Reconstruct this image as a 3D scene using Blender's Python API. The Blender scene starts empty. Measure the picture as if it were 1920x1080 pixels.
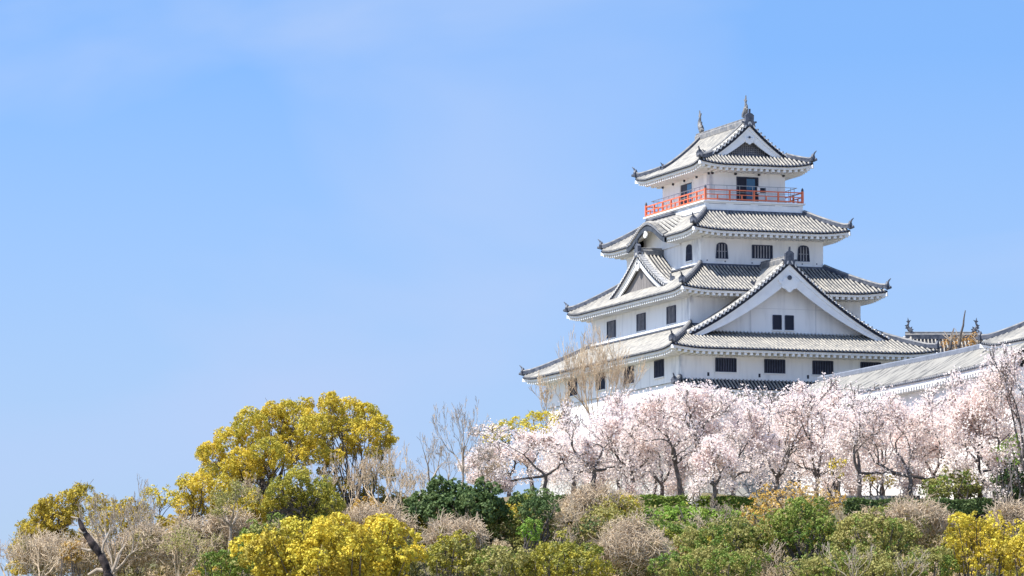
import bpy, math, random
import numpy as np
from mathutils import Vector

random.seed(7)
SC = bpy.context.scene
# ------------------------------------------------------------------ camera
F = 10000.0                      # focal length in photo pixels (1920 wide)
PITCH = 0.09647134
TH = 0.33125161                  # how far the castle is turned
CX, CY = 17.9424, 450.0          # castle axis
ZB = 22.6                        # plateau height
cam = bpy.data.cameras.new("camera"); cam.lens = F / 1920 * 36; cam.sensor_width = 36
cam.clip_start = 1; cam.clip_end = 30000
camo = bpy.data.objects.new("camera", cam); SC.collection.objects.link(camo)
camo.rotation_euler = (math.pi / 2 + PITCH, 0, 0); SC.camera = camo
SC.view_settings.view_transform = 'Standard'; SC.view_settings.look = 'None'
SC.view_settings.gamma = 1; SC.view_settings.use_curve_mapping = False
SC.view_settings.exposure = 0.97

# ------------------------------------------------------------------ light
CT, ST = math.cos(TH), math.sin(TH)
def c2w(x, y, z=0):              # castle frame -> world
    return Vector((CX + x * CT - y * ST, CY + x * ST + y * CT, z))
sl = Vector((-2.25, -0.12, 3.9))
sun_dir = Vector((sl.x * CT - sl.y * ST, sl.x * ST + sl.y * CT, sl.z)).normalized()
SEL = math.asin(sun_dir.z); SAZ = math.atan2(sun_dir.x, sun_dir.y)
sun = bpy.data.lights.new("sun", 'SUN'); sun.energy = 4.4; sun.angle = math.radians(0.5); sun.color = (1, .95, .86)
suno = bpy.data.objects.new("sun", sun); SC.collection.objects.link(suno)
suno.rotation_euler = sun_dir.to_track_quat('Z', 'Y').to_euler()
W = bpy.data.worlds.new("World"); SC.world = W; W.use_nodes = True
nt = W.node_tree; nt.nodes.clear()
def N(t, k, **kw):
    n = t.nodes.new(k)
    for a, b in kw.items(): setattr(n, a, b)
    return n
wo = N(nt, 'ShaderNodeOutputWorld'); bg = N(nt, 'ShaderNodeBackground'); sky = N(nt, 'ShaderNodeTexSky')
sky.sky_type = 'NISHITA'; sky.sun_disc = False; sky.sun_elevation = SEL; sky.sun_rotation = SAZ
sky.air_density = 1.0; sky.dust_density = 0.6; sky.ozone_density = 2.0; sky.altitude = 0
tc = N(nt, 'ShaderNodeTexCoord')
mp = N(nt, 'ShaderNodeMapping'); mp.inputs['Scale'].default_value = (1, 1, 1.3); mp.inputs['Location'].default_value = (0, 0, .22)
nt.links.new(tc.outputs['Generated'], mp.inputs['Vector'])
nrm = N(nt, 'ShaderNodeVectorMath', operation='NORMALIZE'); nt.links.new(mp.outputs[0], nrm.inputs[0])
nt.links.new(nrm.outputs[0], sky.inputs['Vector'])
SKYTINT = (.76, .95, 1.10, 1)
# faint high cirrus, laid out in real sky directions
cm = N(nt, 'ShaderNodeMapping'); cm.inputs['Scale'].default_value = (7, 7, 17); cm.inputs['Rotation'].default_value = (0, .45, 0); cm.inputs['Location'].default_value = (1.85, 0, .6)
nt.links.new(tc.outputs['Generated'], cm.inputs['Vector'])
cn = N(nt, 'ShaderNodeTexNoise'); cn.inputs['Scale'].default_value = 1.3; cn.inputs['Detail'].default_value = 5; cn.inputs['Distortion'].default_value = .4; cn.inputs['Roughness'].default_value = .45
nt.links.new(cm.outputs[0], cn.inputs['Vector'])
cr = N(nt, 'ShaderNodeMapRange'); cr.inputs['From Min'].default_value = .45; cr.inputs['From Max'].default_value = .72; cr.inputs['To Max'].default_value = .8
nt.links.new(cn.outputs['Fac'], cr.inputs['Value'])
tn = N(nt, 'ShaderNodeMix', data_type='RGBA', blend_type='MULTIPLY'); tn.inputs[0].default_value = 1; tn.inputs[7].default_value = SKYTINT
nt.links.new(sky.outputs[0], tn.inputs[6]); sx_ = N(nt, 'ShaderNodeSeparateXYZ'); nt.links.new(tc.outputs['Generated'], sx_.inputs[0])
hz = N(nt, 'ShaderNodeMapRange'); hz.inputs['From Min'].default_value = .14; hz.inputs['From Max'].default_value = .05; hz.inputs['To Max'].default_value = .95
nt.links.new(sx_.outputs['Z'], hz.inputs['Value'])
hm = N(nt, 'ShaderNodeMix', data_type='RGBA'); hm.inputs[7].default_value = (2.10, 2.78, 3.78, 1)
nt.links.new(hz.outputs[0], hm.inputs[0]); nt.links.new(tn.outputs[2], hm.inputs[6]); 
cmx = N(nt, 'ShaderNodeMix', data_type='RGBA'); cmx.inputs[7].default_value = (2.12, 2.75, 4.1, 1)
nt.links.new(cr.outputs[0], cmx.inputs[0]); nt.links.new(hm.outputs[2], cmx.inputs[6]); nt.links.new(cmx.outputs[2], bg.inputs['Color']); bg.inputs['Strength'].default_value = 0.12
nt.links.new(bg.outputs[0], wo.inputs[0])

# ------------------------------------------------------------------ helpers
def tag(o, label=None, cat=None, group=None, kind=None):
    if label: o['label'] = label
    if cat: o['category'] = cat
    if group: o['group'] = group
    if kind: o['kind'] = kind
    return o
def empty(name, loc, rz=0.0, **kw):
    o = bpy.data.objects.new(name, None); SC.collection.objects.link(o)
    o.location = loc; o.rotation_euler = (0, 0, rz); return tag(o, **kw)
def pix(u, v, d):
    X = (u - 960) / F; Z = (540 - v) / F
    c, s = math.cos(PITCH), math.sin(PITCH)
    r = Vector((X, c - Z * s, s + Z * c)); return r * (d / r.y)

def mat(name, c1, c2=None, rough=.8, scale=1.0, bump=0.0, stretch=(1, 1, 1), tint=False, trans=0.0, lo=.35, hi=.65, detail=4, bscale=None, spec=.3):
    m = bpy.data.materials.new(name); m.use_nodes = True; t = m.node_tree
    b = t.nodes['Principled BSDF']; b.inputs['Roughness'].default_value = rough
    b.inputs['Specular IOR Level'].default_value = spec
    c2 = c2 or c1
    co = N(t, 'ShaderNodeTexCoord'); mpn = N(t, 'ShaderNodeMapping'); mpn.inputs['Scale'].default_value = stretch
    t.links.new(co.outputs['Object'], mpn.inputs['Vector'])
    nz = N(t, 'ShaderNodeTexNoise'); nz.inputs['Scale'].default_value = scale; nz.inputs['Detail'].default_value = detail
    t.links.new(mpn.outputs[0], nz.inputs['Vector'])
    mr = N(t, 'ShaderNodeMapRange'); mr.inputs['From Min'].default_value = lo; mr.inputs['From Max'].default_value = hi
    t.links.new(nz.outputs['Fac'], mr.inputs['Value'])
    fac = mr.outputs[0]
    if tint:
        at = N(t, 'ShaderNodeAttribute', attribute_name='tint')
        ad = N(t, 'ShaderNodeMath', operation='MULTIPLY_ADD'); ad.inputs[1].default_value = .45; ad.use_clamp = True
        t.links.new(mr.outputs[0], ad.inputs[0]); 
        sc_ = N(t, 'ShaderNodeMath', operation='MULTIPLY'); sc_.inputs[1].default_value = .6
        t.links.new(at.outputs['Fac'], sc_.inputs[0]); t.links.new(sc_.outputs[0], ad.inputs[2]); fac = ad.outputs[0]
    mx = N(t, 'ShaderNodeMix', data_type='RGBA'); mx.inputs[6].default_value = (*c1, 1); mx.inputs[7].default_value = (*c2, 1)
    t.links.new(fac, mx.inputs[0]); t.links.new(mx.outputs[2], b.inputs['Base Color'])
    if bump:
        bz = N(t, 'ShaderNodeTexNoise'); bz.inputs['Scale'].default_value = bscale or scale * 3; bz.inputs['Detail'].default_value = 5
        t.links.new(mpn.outputs[0], bz.inputs['Vector'])
        bp = N(t, 'ShaderNodeBump'); bp.inputs['Strength'].default_value = bump; bp.inputs['Distance'].default_value = .05
        t.links.new(bz.outputs['Fac'], bp.inputs['Height']); t.links.new(bp.outputs[0], b.inputs['Normal'])
    if trans:
        tr = N(t, 'ShaderNodeBsdfTranslucent'); t.links.new(mx.outputs[2], tr.inputs['Color'])
        ms = N(t, 'ShaderNodeMixShader'); ms.inputs[0].default_value = trans
        out = t.nodes['Material Output']
        t.links.new(b.outputs[0], ms.inputs[1]); t.links.new(tr.outputs[0], ms.inputs[2]); t.links.new(ms.outputs[0], out.inputs['Surface'])
    return m

M = {}
M['plaster'] = mat('plaster', (.85, .845, .84), (.62, .62, .63), .85, .8, .08, (2.2, 2.2, .30), lo=.5, hi=.88, detail=7)
M['plaster_stained'] = mat('plaster_stained', (.81, .81, .80), (.45, .46, .50), .85, .35, .08, (1, 1, .6), lo=.52, hi=.80)
M['trim'] = mat('trim', (.84, .84, .83), (.76, .76, .76), .8, 1.5)
M['soffit'] = mat('soffit', (.80, .76, .70), (.74, .70, .64), .85, 1.2)  # cream tint paints in the warm bounce light under the eaves
M['tile'] = mat('tile', (.43, .405, .36), (.15, .155, .165), .75, 1.7, .1, (1, 1, 1), lo=.34, hi=.78, detail=9)
M['pan'] = mat('pan', (.010, .014, .028), (.035, .037, .045), .75, 2.5, .1, lo=.4, hi=.75)
M['slate'] = mat('slate', (.045, .055, .08), (.12, .13, .16), .6, 3, .15)
M['slate_light'] = mat('slate_light', (.26, .25, .24), (.13, .14, .16), .7, 2.5, .1)
M['bead'] = mat('bead', (.72, .70, .68), (.5, .5, .5), .7, 4)
M['disc'] = mat('disc', (.36, .37, .40), (.2, .21, .24), .7, 6)
M['dark'] = mat('dark', (.012, .016, .035), None, .5, 1)
M['bar'] = mat('bar', (.035, .045, .08), (.07, .08, .12), .7, 3)
M['barlight'] = mat('barlight', (.34, .34, .37), (.25, .25, .28), .7, 3)
M['glass'] = mat('glass', (.02, .10, .20), None, .05, 1, spec=.8)
M['red'] = mat('red', (.74, .20, .10), (.66, .16, .08), .55, 3)
M['steel'] = mat('steel', (.36, .37, .38), None, .4, 1)
M['wood'] = mat('wood', (.26, .24, .23), (.14, .13, .13), .85, 1.5, .2, (1, 5, .4), lo=.3, hi=.7)
M['stone'] = mat('stone', (.52, .50, .46), (.34, .33, .30), .9, .8, .3)
M['ground'] = mat('ground', (.16, .13, .08), (.10, .11, .05), .95, .3, .3)
M['far'] = mat('far', (.10, .12, .06), (.16, .15, .10), .95, .01)
M['barktan'] = mat('barktan', (.72, .59, .44), (.50, .41, .30), .9, 2, 0, trans=.2)
M['bark'] = mat('bark', (.085, .07, .065), (.17, .15, .14), .9, 2, .3)
M['barkpale'] = mat('barkpale', (.46, .38, .30), (.30, .25, .20), .9, 2, .2)
M['barkgold'] = mat('barkgold', (.66, .52, .36), (.46, .36, .25), .9, 2, .2)
M['blossom'] = mat('blossom', (.96, .895, .86), (.92, .80, .765), .8, .6, tint=True, trans=.5)
def leafmat(k, a, b, tr=.25, sc=.35): M[k] = mat(k, a, b, .65, sc, tint=True, trans=tr)
leafmat('gold', (.75, .56, .06), (.36, .335, .045))
leafmat('duskgold', (.58, .43, .05), (.28, .25, .04))
leafmat('yellow', (.83, .655, .08), (.48, .44, .055))
leafmat('orange', (.62, .38, .08), (.42, .30, .07))
leafmat('darkgreen', (.06, .115, .035), (.16, .22, .075))
leafmat('green', (.11, .20, .035), (.27, .32, .06))
leafmat('bright', (.16, .31, .04), (.30, .42, .07))
leafmat('olive', (.26, .27, .07), (.42, .37, .13))
leafmat('mossy', (.50, .42, .05), (.12, .17, .035))
leafmat('straw', (.74, .59, .40), (.50, .41, .27), .35)
leafmat('rust', (.50, .26, .07), (.36, .22, .08))

class MB:
    def __init__(s): s.v = []; s.f = []; s.m = []
    def add(s, vs, fs, m=0):
        o = len(s.v); s.v.extend(tuple(p) for p in vs)
        for f in fs: s.f.append(tuple(i + o for i in f)); s.m.append(m)
    def grid(s, rows, m=0, flip=False, skip=None):
        o = len(s.v); n = len(rows[0])
        for r in rows: s.v.extend(tuple(p) for p in r)
        for i in range(len(rows) - 1):
            for j in range(n - 1):
                if skip and skip((Vector(rows[i][j]) + Vector(rows[i + 1][j + 1])) / 2): continue
                q = (o + i * n + j, o + i * n + j + 1, o + (i + 1) * n + j + 1, o + (i + 1) * n + j)
                s.f.append(q[::-1] if flip else q); s.m.append(m)
    def box(s, x0, x1, y0, y1, z0, z1, m=0):
        s.add([(x0, y0, z0), (x1, y0, z0), (x1, y1, z0), (x0, y1, z0), (x0, y0, z1), (x1, y0, z1), (x1, y1, z1), (x0, y1, z1)],
              [(0, 3, 2, 1), (4, 5, 6, 7), (0, 1, 5, 4), (1, 2, 6, 5), (2, 3, 7, 6), (3, 0, 4, 7)], m)
    def sbox(s, side, u0, u1, o0, o1, z0, z1, m=0):      # box given in a side's frame
        (xa, ya), (xb, yb) = SM(side, u0, o0), SM(side, u1, o1)
        s.box(min(xa, xb), max(xa, xb), min(ya, yb), max(ya, yb), z0, z1, m)
    def beam(s, path, w, h, m=0, mtop=None, up=(0, 0, 1), taper=1.0):   # beam following a path, resting on it
        rows = []; n = len(path); upv = Vector(up)
        for i, p in enumerate(path):
            p = Vector(p); a = Vector(path[max(i - 1, 0)]); b = Vector(path[min(i + 1, n - 1)])
            d = (b - a).normalized(); sd = d.cross(upv).normalized(); nn = sd.cross(d).normalized()
            k = 1 + (taper - 1) * i / max(n - 1, 1); ww = w * k / 2; hh = h * k
            rows.append([p - sd * ww, p - sd * ww + nn * hh * .75, p - sd * ww * .5 + nn * hh, p + sd * ww * .5 + nn * hh, p + sd * ww + nn * hh * .75, p + sd * ww])
        o = len(s.v)
        for r in rows: s.v.extend(tuple(p) for p in r)
        for i in range(n - 1):
            for j in range(6):
                k = (j + 1) % 6
                s.f.append((o + i * 6 + j, o + i * 6 + k, o + (i + 1) * 6 + k, o + (i + 1) * 6 + j))
                s.m.append(mtop if (mtop is not None and j in (1, 2, 3)) else m)
        s.f.append(tuple(o + j for j in range(6))[::-1]); s.m.append(m)
        s.f.append(tuple(o + (n - 1) * 6 + j for j in range(6))); s.m.append(m)
    def tube(s, path, rad, sides=6, m=0):
        n = len(path); rows = []
        ref = Vector((.13, .21, .97))
        for i, p in enumerate(path):
            p = Vector(p); a = Vector(path[max(i - 1, 0)]); b = Vector(path[min(i + 1, n - 1)])
            d = (b - a).normalized(); e1 = d.cross(ref)
            if e1.length < .2: e1 = d.cross(Vector((1, 0, 0)))
            e1.normalize(); e2 = d.cross(e1)
            r = rad[i] if hasattr(rad, '__len__') else rad
            rows.append([p + e1 * math.cos(t) * r + e2 * math.sin(t) * r for t in [2 * math.pi * k / sides for k in range(sides + 1)]])
        s.grid(rows, m)
        for rr in (rows[0], rows[-1]):
            s.add(rr[:-1], [tuple(range(sides))], m)
    def prism(s, poly, thick, fmap, m=0):   # poly in (u,z); fmap(u,z,f) -> point; f = 0 and -thick
        n = len(poly)
        a = [fmap(u, z, 0) for u, z in poly]; b = [fmap(u, z, -thick) for u, z in poly]
        s.add(a + b, [tuple(range(n)), tuple(range(2 * n - 1, n - 1, -1))] + [(i, (i + 1) % n, n + (i + 1) % n, n + i) for i in range(n)], m)
    def build(s, name, mats, parent=None, off=(0, 0, 0), smooth=False):
        me = bpy.data.meshes.new(name)
        me.from_pydata([(x + off[0], y + off[1], z + off[2]) for x, y, z in s.v], [], s.f)
        for k in (mats if isinstance(mats, (list, tuple)) else [mats]): me.materials.append(M[k] if isinstance(k, str) else k)
        me.polygons.foreach_set('material_index', s.m)
        if smooth: me.polygons.foreach_set('use_smooth', [True] * len(s.f))
        me.update()
        o = bpy.data.objects.new(name, me); SC.collection.objects.link(o)
        if parent: o.parent = parent
        return o

def SM(side, u, o):
    return {'front': (u, -o), 'right': (o, u), 'back': (-u, o), 'left': (-o, -u)}[side]
def P3(side, u, o, z):
    x, y = SM(side, u, o); return Vector((x, y, z))
SP = 0.315   # spacing of the round tile rows

def half_rib(mb, pts, ud, r=.062, m=0, cap=True, mcap=2, seg=5):
    """round tile row along pts; ud = unit vector across"""
    rows = []; n = len(pts)
    for i, p in enumerate(pts):
        a = pts[max(i - 1, 0)]; b = pts[min(i + 1, n - 1)]
        d = (b - a).normalized(); nn = ud.cross(d)
        if nn.z < 0: nn = -nn
        nn.normalize()
        rows.append([p + ud * math.cos(t) * r + nn * (math.sin(t) * r * 1.8 + .01) for t in [math.pi * k / (seg - 1) for k in range(seg)]])
    mb.grid(rows, m)
    if cap:
        p = pts[0]; d = (pts[0] - pts[1]).normalized(); nn = ud.cross(d)
        if nn.z < 0: nn = -nn
        c = p + d * .03 + nn.normalized() * .03; R = r * 1.12
        mb.add([c + ud * math.cos(t) * R + Vector((0, 0, 1)) * math.sin(t) * R for t in [2 * math.pi * k / 8 for k in range(8)]], [tuple(range(8))], mcap)

class Hip:
    """hipped skirt roof: eave rectangle (we,de) at ze, top rectangle (wt,dt) at zt, wall (ww,dw) below"""
    def __init__(s, we, de, ze, wt, dt, zt, ww, dw, lift=.3, L=3.2, curve=.2, gap=None):
        s.__dict__.update(locals()); del s.__dict__['s']
    def dims(s, side):
        return (s.we, s.de, s.wt, s.dt, s.ww, s.dw) if side in ('front', 'back') else (s.de, s.we, s.dt, s.wt, s.dw, s.ww)
    def lf(s, dh, t): return s.lift * max(0, 1 - max(dh, 0) / s.L) ** 2 * (1 - t)
    def z(s, side, u, t):
        a, b, a2, b2, _, _ = s.dims(side)
        return s.ze + (s.zt - s.ze) * ((1 - s.curve) * t + s.curve * t * t) + s.lf(a - (a - a2) * t - abs(u), t)
    def pt(s, side, u, t):
        a, b, a2, b2, _, _ = s.dims(side)
        return P3(side, u, b - (b - b2) * t, s.z(side, u, t))
    def build(s, parent, off, sides=('front', 'left', 'right', 'back'), ribs=True, hips=(0, 1, 2, 3)):
        mb = MB(); ev = MB(); rf = MB(); off = off
        for side in sides:
            a, b, a2, b2, aw, bw = s.dims(side)
            NT, NS = 6, 36
            rows = []
            for i in range(NT + 1):
                t = i / NT; h = a - (a - a2) * t
                rows.append([s.pt(side, -h + 2 * h * j / NS, t) for j in range(NS + 1)])
            sk = (lambda p: s.gap(side, p)) if s.gap else None
            mb.grid(rows, 1, skip=sk)
            low = [p - Vector((0, 0, .13)) for p in rows[0]]
            mb.grid([low, rows[0]], 1, skip=sk)
            if ribs:
                ud = P3(side, 1, 0, 0)
                k = int((a - .12) / SP)
                for j in range(-k, k + 1):
                    u = j * SP; tm = 1 if abs(u) <= a2 else (a - abs(u)) / (a - a2)
                    if tm < .04: continue
                    n = max(2, int(round(5 * tm)) + 1)
                    pts = [s.pt(side, u, tm * i / (n - 1)) for i in range(n)]
                    if sk and sk(pts[0]): pts = [p for p in pts if not sk(p)]
                    if len(pts) > 1: half_rib(mb, pts, ud)
            # white fascia, soffit and plastered rafters
            def sz(u, o):
                t = (b - o) / (b - bw); return s.ze - .30 + s.lf(a - (a - aw) * t - abs(u), t)
            us = [-a + .06 + 2 * (a - .06) * j / NS for j in range(NS + 1)]
            f0 = [P3(side, u, b - .10, sz(u, b) + .20) for u in us]; f1 = [P3(side, u, b - .12, sz(u, b) - .02) for u in us]
            f2 = [P3(side, u, b - .26, sz(u, b) - .02) for u in us]
            ev.grid([f1, f0], 0, skip=sk); ev.grid([f2, f1], 0, skip=sk)
            r2 = []
            for i in range(4):
                t = i / 3; h = a - (a - aw) * t; o = b - .1 - (b - .1 - bw) * t
                r2.append([P3(side, -h + 2 * h * j / NS, o, sz(-h + 2 * h * j / NS, o) + .0) for j in range(NS + 1)])
            ev.grid(r2, 1, flip=True, skip=sk)
            k = int((a - .2) / .52)
            for j in range(-k, k + 1):
                u = j * .52; oin = bw - .05 if abs(u) <= aw else b - (a - abs(u)) / (a - aw) * (b - bw)
                oo = b - .20
                if oo - oin < .1: continue
                if sk and sk(P3(side, u, oo, 0)): continue
                pa = P3(side, u, oo, sz(u, oo) - .23); pb = P3(side, u, oin, sz(u, oin) - .23)
                rf.beam([pa, pb], .25, .24, 0)
        rt = mb.build('roof', ['tile', 'pan', 'disc'], parent, off)
        ev.build('eaves', ['trim', 'soffit'], rt, off); rf.build('rafter_row', ['trim'], rt, off)
        for k, (sx, sy) in enumerate(((-1, -1), (1, -1), (1, 1), (-1, 1))):
            if k not in hips: continue
            path = []
            for i in range(9):
                t = i / 8; x = s.we + (s.wt - s.we) * t; y = s.de + (s.dt - s.de) * t
                z = s.ze + (s.zt - s.ze) * ((1 - s.curve) * t + s.curve * t * t) + s.lf(0, t) + .16 * max(0, 1 - t * 5) ** 2
                path.append((sx * x, sy * y, z + .02))
            hb = MB(); hb.beam(path, .36, .40, 0, 1)
            hr = hb.build('hip_ridge', ['slate', 'slate_light'], rt, off)
            # corner tile with horn
            ob = MB(); p = Vector(path[0]); d = Vector((sx, sy, 0)).normalized(); q = Vector((-d.y, d.x, 0))
            ob.prism([(-.26, -.05), (.26, -.05), (.3, .32), (.16, .5), (.0, .62), (-.16, .5), (-.3, .32)], .16, lambda u, z, f: p + d * (.06 + f) + q * u + Vector((0, 0, z)), 0)
            ob.tube([p + d * .02 + Vector((0, 0, .45)), p + d * .12 + Vector((0, 0, .68)), p + d * .30 + Vector((0, 0, .84))], [.08, .07, .03], 5)
            ob.tube([p + Vector((0, 0, -.02)) - d * .1, p + d * .32 + Vector((0, 0, .12))], [.11, .12], 7)
            ob.build('corner_tile', ['slate'], rt, off)
            bb = MB(); bb.beam([p + d * .0 + Vector((0, 0, -.62)), p - d * 1.6 + Vector((0, 0, -.78))], .24, .3, 0)
            bb.build('corner_rafter', ['trim'], rt, off)
        return rt

def gable(parent, off, side, f_front, f_back, w, zf, za, k=.3, ribs=True, board=(1.7, .13), face='plaster', f_face=.5, ornament=True, zlow=None,
          both=False, pend=.45, boardmat='trim', name='gable', ridge_h=.5, lattice=False, ridgemat='slate_light', roofname='gable_roof', back_disc=False):
    """gabled roof whose ridge runs outward from f_back to f_front"""
    def zp(s_): u = max(0, 1 - abs(s_) / w); return zf + (za - zf) * ((1 - k) * u + k * u * u)
    mb = MB(); NS = 14; span = f_front - f_back
    for sg in (-1, 1):
        ss = [sg * w * i / NS for i in range(NS + 1)]
        mb.grid([[P3(side, s_, f_back, zp(s_)) for s_ in ss], [P3(side, s_, f_front, zp(s_)) for s_ in ss]], 1, flip=(sg < 0))
        mb.grid([[P3(side, s_, f_front, zp(s_) - .22) for s_ in ss], [P3(side, s_, f_front, zp(s_) + .1) for s_ in ss]], 1, flip=(sg < 0))
        mb.grid([[P3(side, s_, f_front, zp(s_) - .22) for s_ in ss], [P3(side, s_, f_front - .6, zp(s_) - .22) for s_ in ss]], 3, flip=(sg < 0))
        fd = P3(side, 0, 1, 0)
        nr = int((span - .75) / SP)
        for j in range(nr):
            f = f_front - .85 - j * SP
            pts = [P3(side, sg * w * (1 - i / 12), f, zp(w * (1 - i / 12))) for i in range(13)]
            half_rib(mb, pts, fd, cap=False)
        # rolls beside the verge, and the verge tiles across it
        for f in (f_front - .62,):
            pts = [P3(side, sg * w * (1 - i / 12), f, zp(w * (1 - i / 12)) + .08) for i in range(13)]
            half_rib(mb, pts, fd, r=.13, cap=False)
        Ls = 0; s_ = w * .02
        while s_ < w * .985:
            z1 = zp(s_); dz = (zp(s_) - zp(s_ + .05)) / .05; st = .42 / math.sqrt(1 + dz * dz)
            dirn = P3(side, sg * 1, 0, 0) * (1 / math.sqrt(1 + dz * dz)) + Vector((0, 0, -dz / math.sqrt(1 + dz * dz)))
            a = P3(side, sg * s_, f_front + .04, z1 + .08); b = P3(side, sg * s_, f_front - .5, z1 + .08)
            half_rib(mb, [a, b], dirn, r=.105, seg=5, m=4, mcap=4)
            s_ += st
    rt = mb.build(roofname, ['tile', 'pan', 'disc', 'soffit', 'bead'], parent, off)
    # ridge beam
    rb = MB(); n = 6
    rb.beam([P3(side, 0, f_front - .15 - (span - .15) * i / n, za - .05) for i in range(n + 1)], .46, ridge_h, 0, 1)
    rb.beam([P3(side, 0, f_front - .15 - (span - .15) * i / n, za - .05 + ridge_h) for i in range(n + 1)], .26, .14, 1, 1)
    rb.build('ridge', [ridgemat, 'slate_light'], rt, off)
    if ornament:
        ob = MB(); h = ridge_h
        fm = lambda u, z, f: P3(side, u, f_front + .06 + f, za + z)
        ob.prism([(-.42, -.25), (.42, -.25), (.5, .1), (.36, .22), (.38, h + .2), (.2, h + .36), (0, h + .42), (-.2, h + .36), (-.38, h + .2), (-.36, .22), (-.5, .1)], .3, fm)
        ob.tube([P3(side, 0, f_front - .08, za + h + .3), P3(side, 0, f_front + .0, za + h + .75)], [.1, .09], 6)
        for sg in (-1, 1): ob.tube([P3(side, sg * .4, f_front - .1, za + .1), P3(side, sg * .66, f_front - .1, za + .16)], [.1, .08], 6)
        ob.build('ridge_end_tile', ['slate'], rt, off)
    # verge board
    bmb = MB(); H0, Hk = board
    top = []; bot = []
    for i in range(0, 25):
        s_ = w * .985 * i / 24; top.append((s_, zp(s_) - .2)); bot.append((s_, zp(s_) - max(.35, H0 - Hk * s_)))
    for sg in (-1, 1):
        for i in range(24):
            q = [(sg * top[i][0], top[i][1]), (sg * top[i + 1][0], top[i + 1][1]), (sg * bot[i + 1][0], bot[i + 1][1]), (sg * bot[i][0], bot[i][1])]
            bmb.prism(q, .16, lambda u, z, f: P3(side, u, f_front - .14 + f, z), 0)
            q = [(a, b_) for a, b_ in q]; z0 = .16
            q2 = [(q[0][0], q[0][1]), (q[1][0], q[1][1]), (q[1][0], q[1][1] - (q[1][1] - q[2][1]) * .32), (q[0][0], q[0][1] - (q[0][1] - q[3][1]) * .32)]
            bmb.prism(q2, .06, lambda u, z, f: P3(side, u, f_front - .08 + f, z), 0)
    bd = bmb.build('verge_board', [boardmat], rt, off)
    if pend:
        pm = MB(); zc = za - H0 - .12
        poly = []
        for i in range(28):
            t = 2 * math.pi * i / 28; r = pend * (1 + .14 * math.cos(5 * (t + math.pi / 2)))
            poly.append((r * math.cos(t) * 1.05, zc - .1 + r * math.sin(t) * .9))
        pm.prism(poly, .12, lambda u, z, f: P3(side, u, f_front - .03 + f, z), 0)
        for sg in (-1, 1):
            pm.prism([(sg * pend * .6, zc + .1), (sg * pend * 1.5, zc + .28), (sg * pend * 1.35, zc + .02), (sg * pend * .8, zc - .2)][::sg], .1, lambda u, z, f: P3(side, u, f_front - .04 + f, z), 0)
        po = pm.build('gable_pendant', [boardmat], rt, off)
        r2 = MB(); r2.prism([(.14 * pend / .45 * math.cos(t), zc + .32 * pend / .45 + .14 * pend / .45 * math.sin(t)) for t in [2 * math.pi * i / 12 for i in range(12)]], .1, lambda u, z, f: P3(side, u, f_front + .03 + f, z), 0)
        r2.build('roundel', ['slate'], po, off)
    # face of the gable
    fc = MB(); ff = f_front - f_face; zl = zlow if zlow is not None else zf - .4
    poly = [(-w * .97, zl)] + [(w * .97, zl)] + [(w * .97 * (1 - i / 12), zp(w * .97 * (1 - i / 12)) - .13) for i in range(0, 25)]
    poly = [(-w * .97, zl), (w * .97, zl)]
    for i in range(1, 24): s_ = w * .97 * (1 - i / 12); poly.append((s_, zp(s_) - .13))
    fc.prism(poly, .2, lambda u, z, f: P3(side, u, ff + f, z), 0)
    fo = fc.build('gable_wall', [face], rt, off)
    if lattice:
        lb = MB(); wi = w * .56
        zi = lambda s_: zp(s_) - max(.35, H0 - Hk * abs(s_)) - .02
        x = -wi
        while x <= wi:
            if zi(x) > zf + .2: lb.sbox(side, x - .03, x + .03, ff, ff + .06, zf + .12, zi(x) + .3)
            x += .17
        z = zf + .2
        while z < zi(0):
            s_ = 0
            while s_ < wi and zi(s_ + .1) > z: s_ += .1
            lb.sbox(side, -s_ - .2, s_ + .2, ff, ff + .045, z - .025, z + .025); z += .17
        lb.build('lattice', ['barlight'], fo, off)
    return rt, fo, zp

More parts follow.
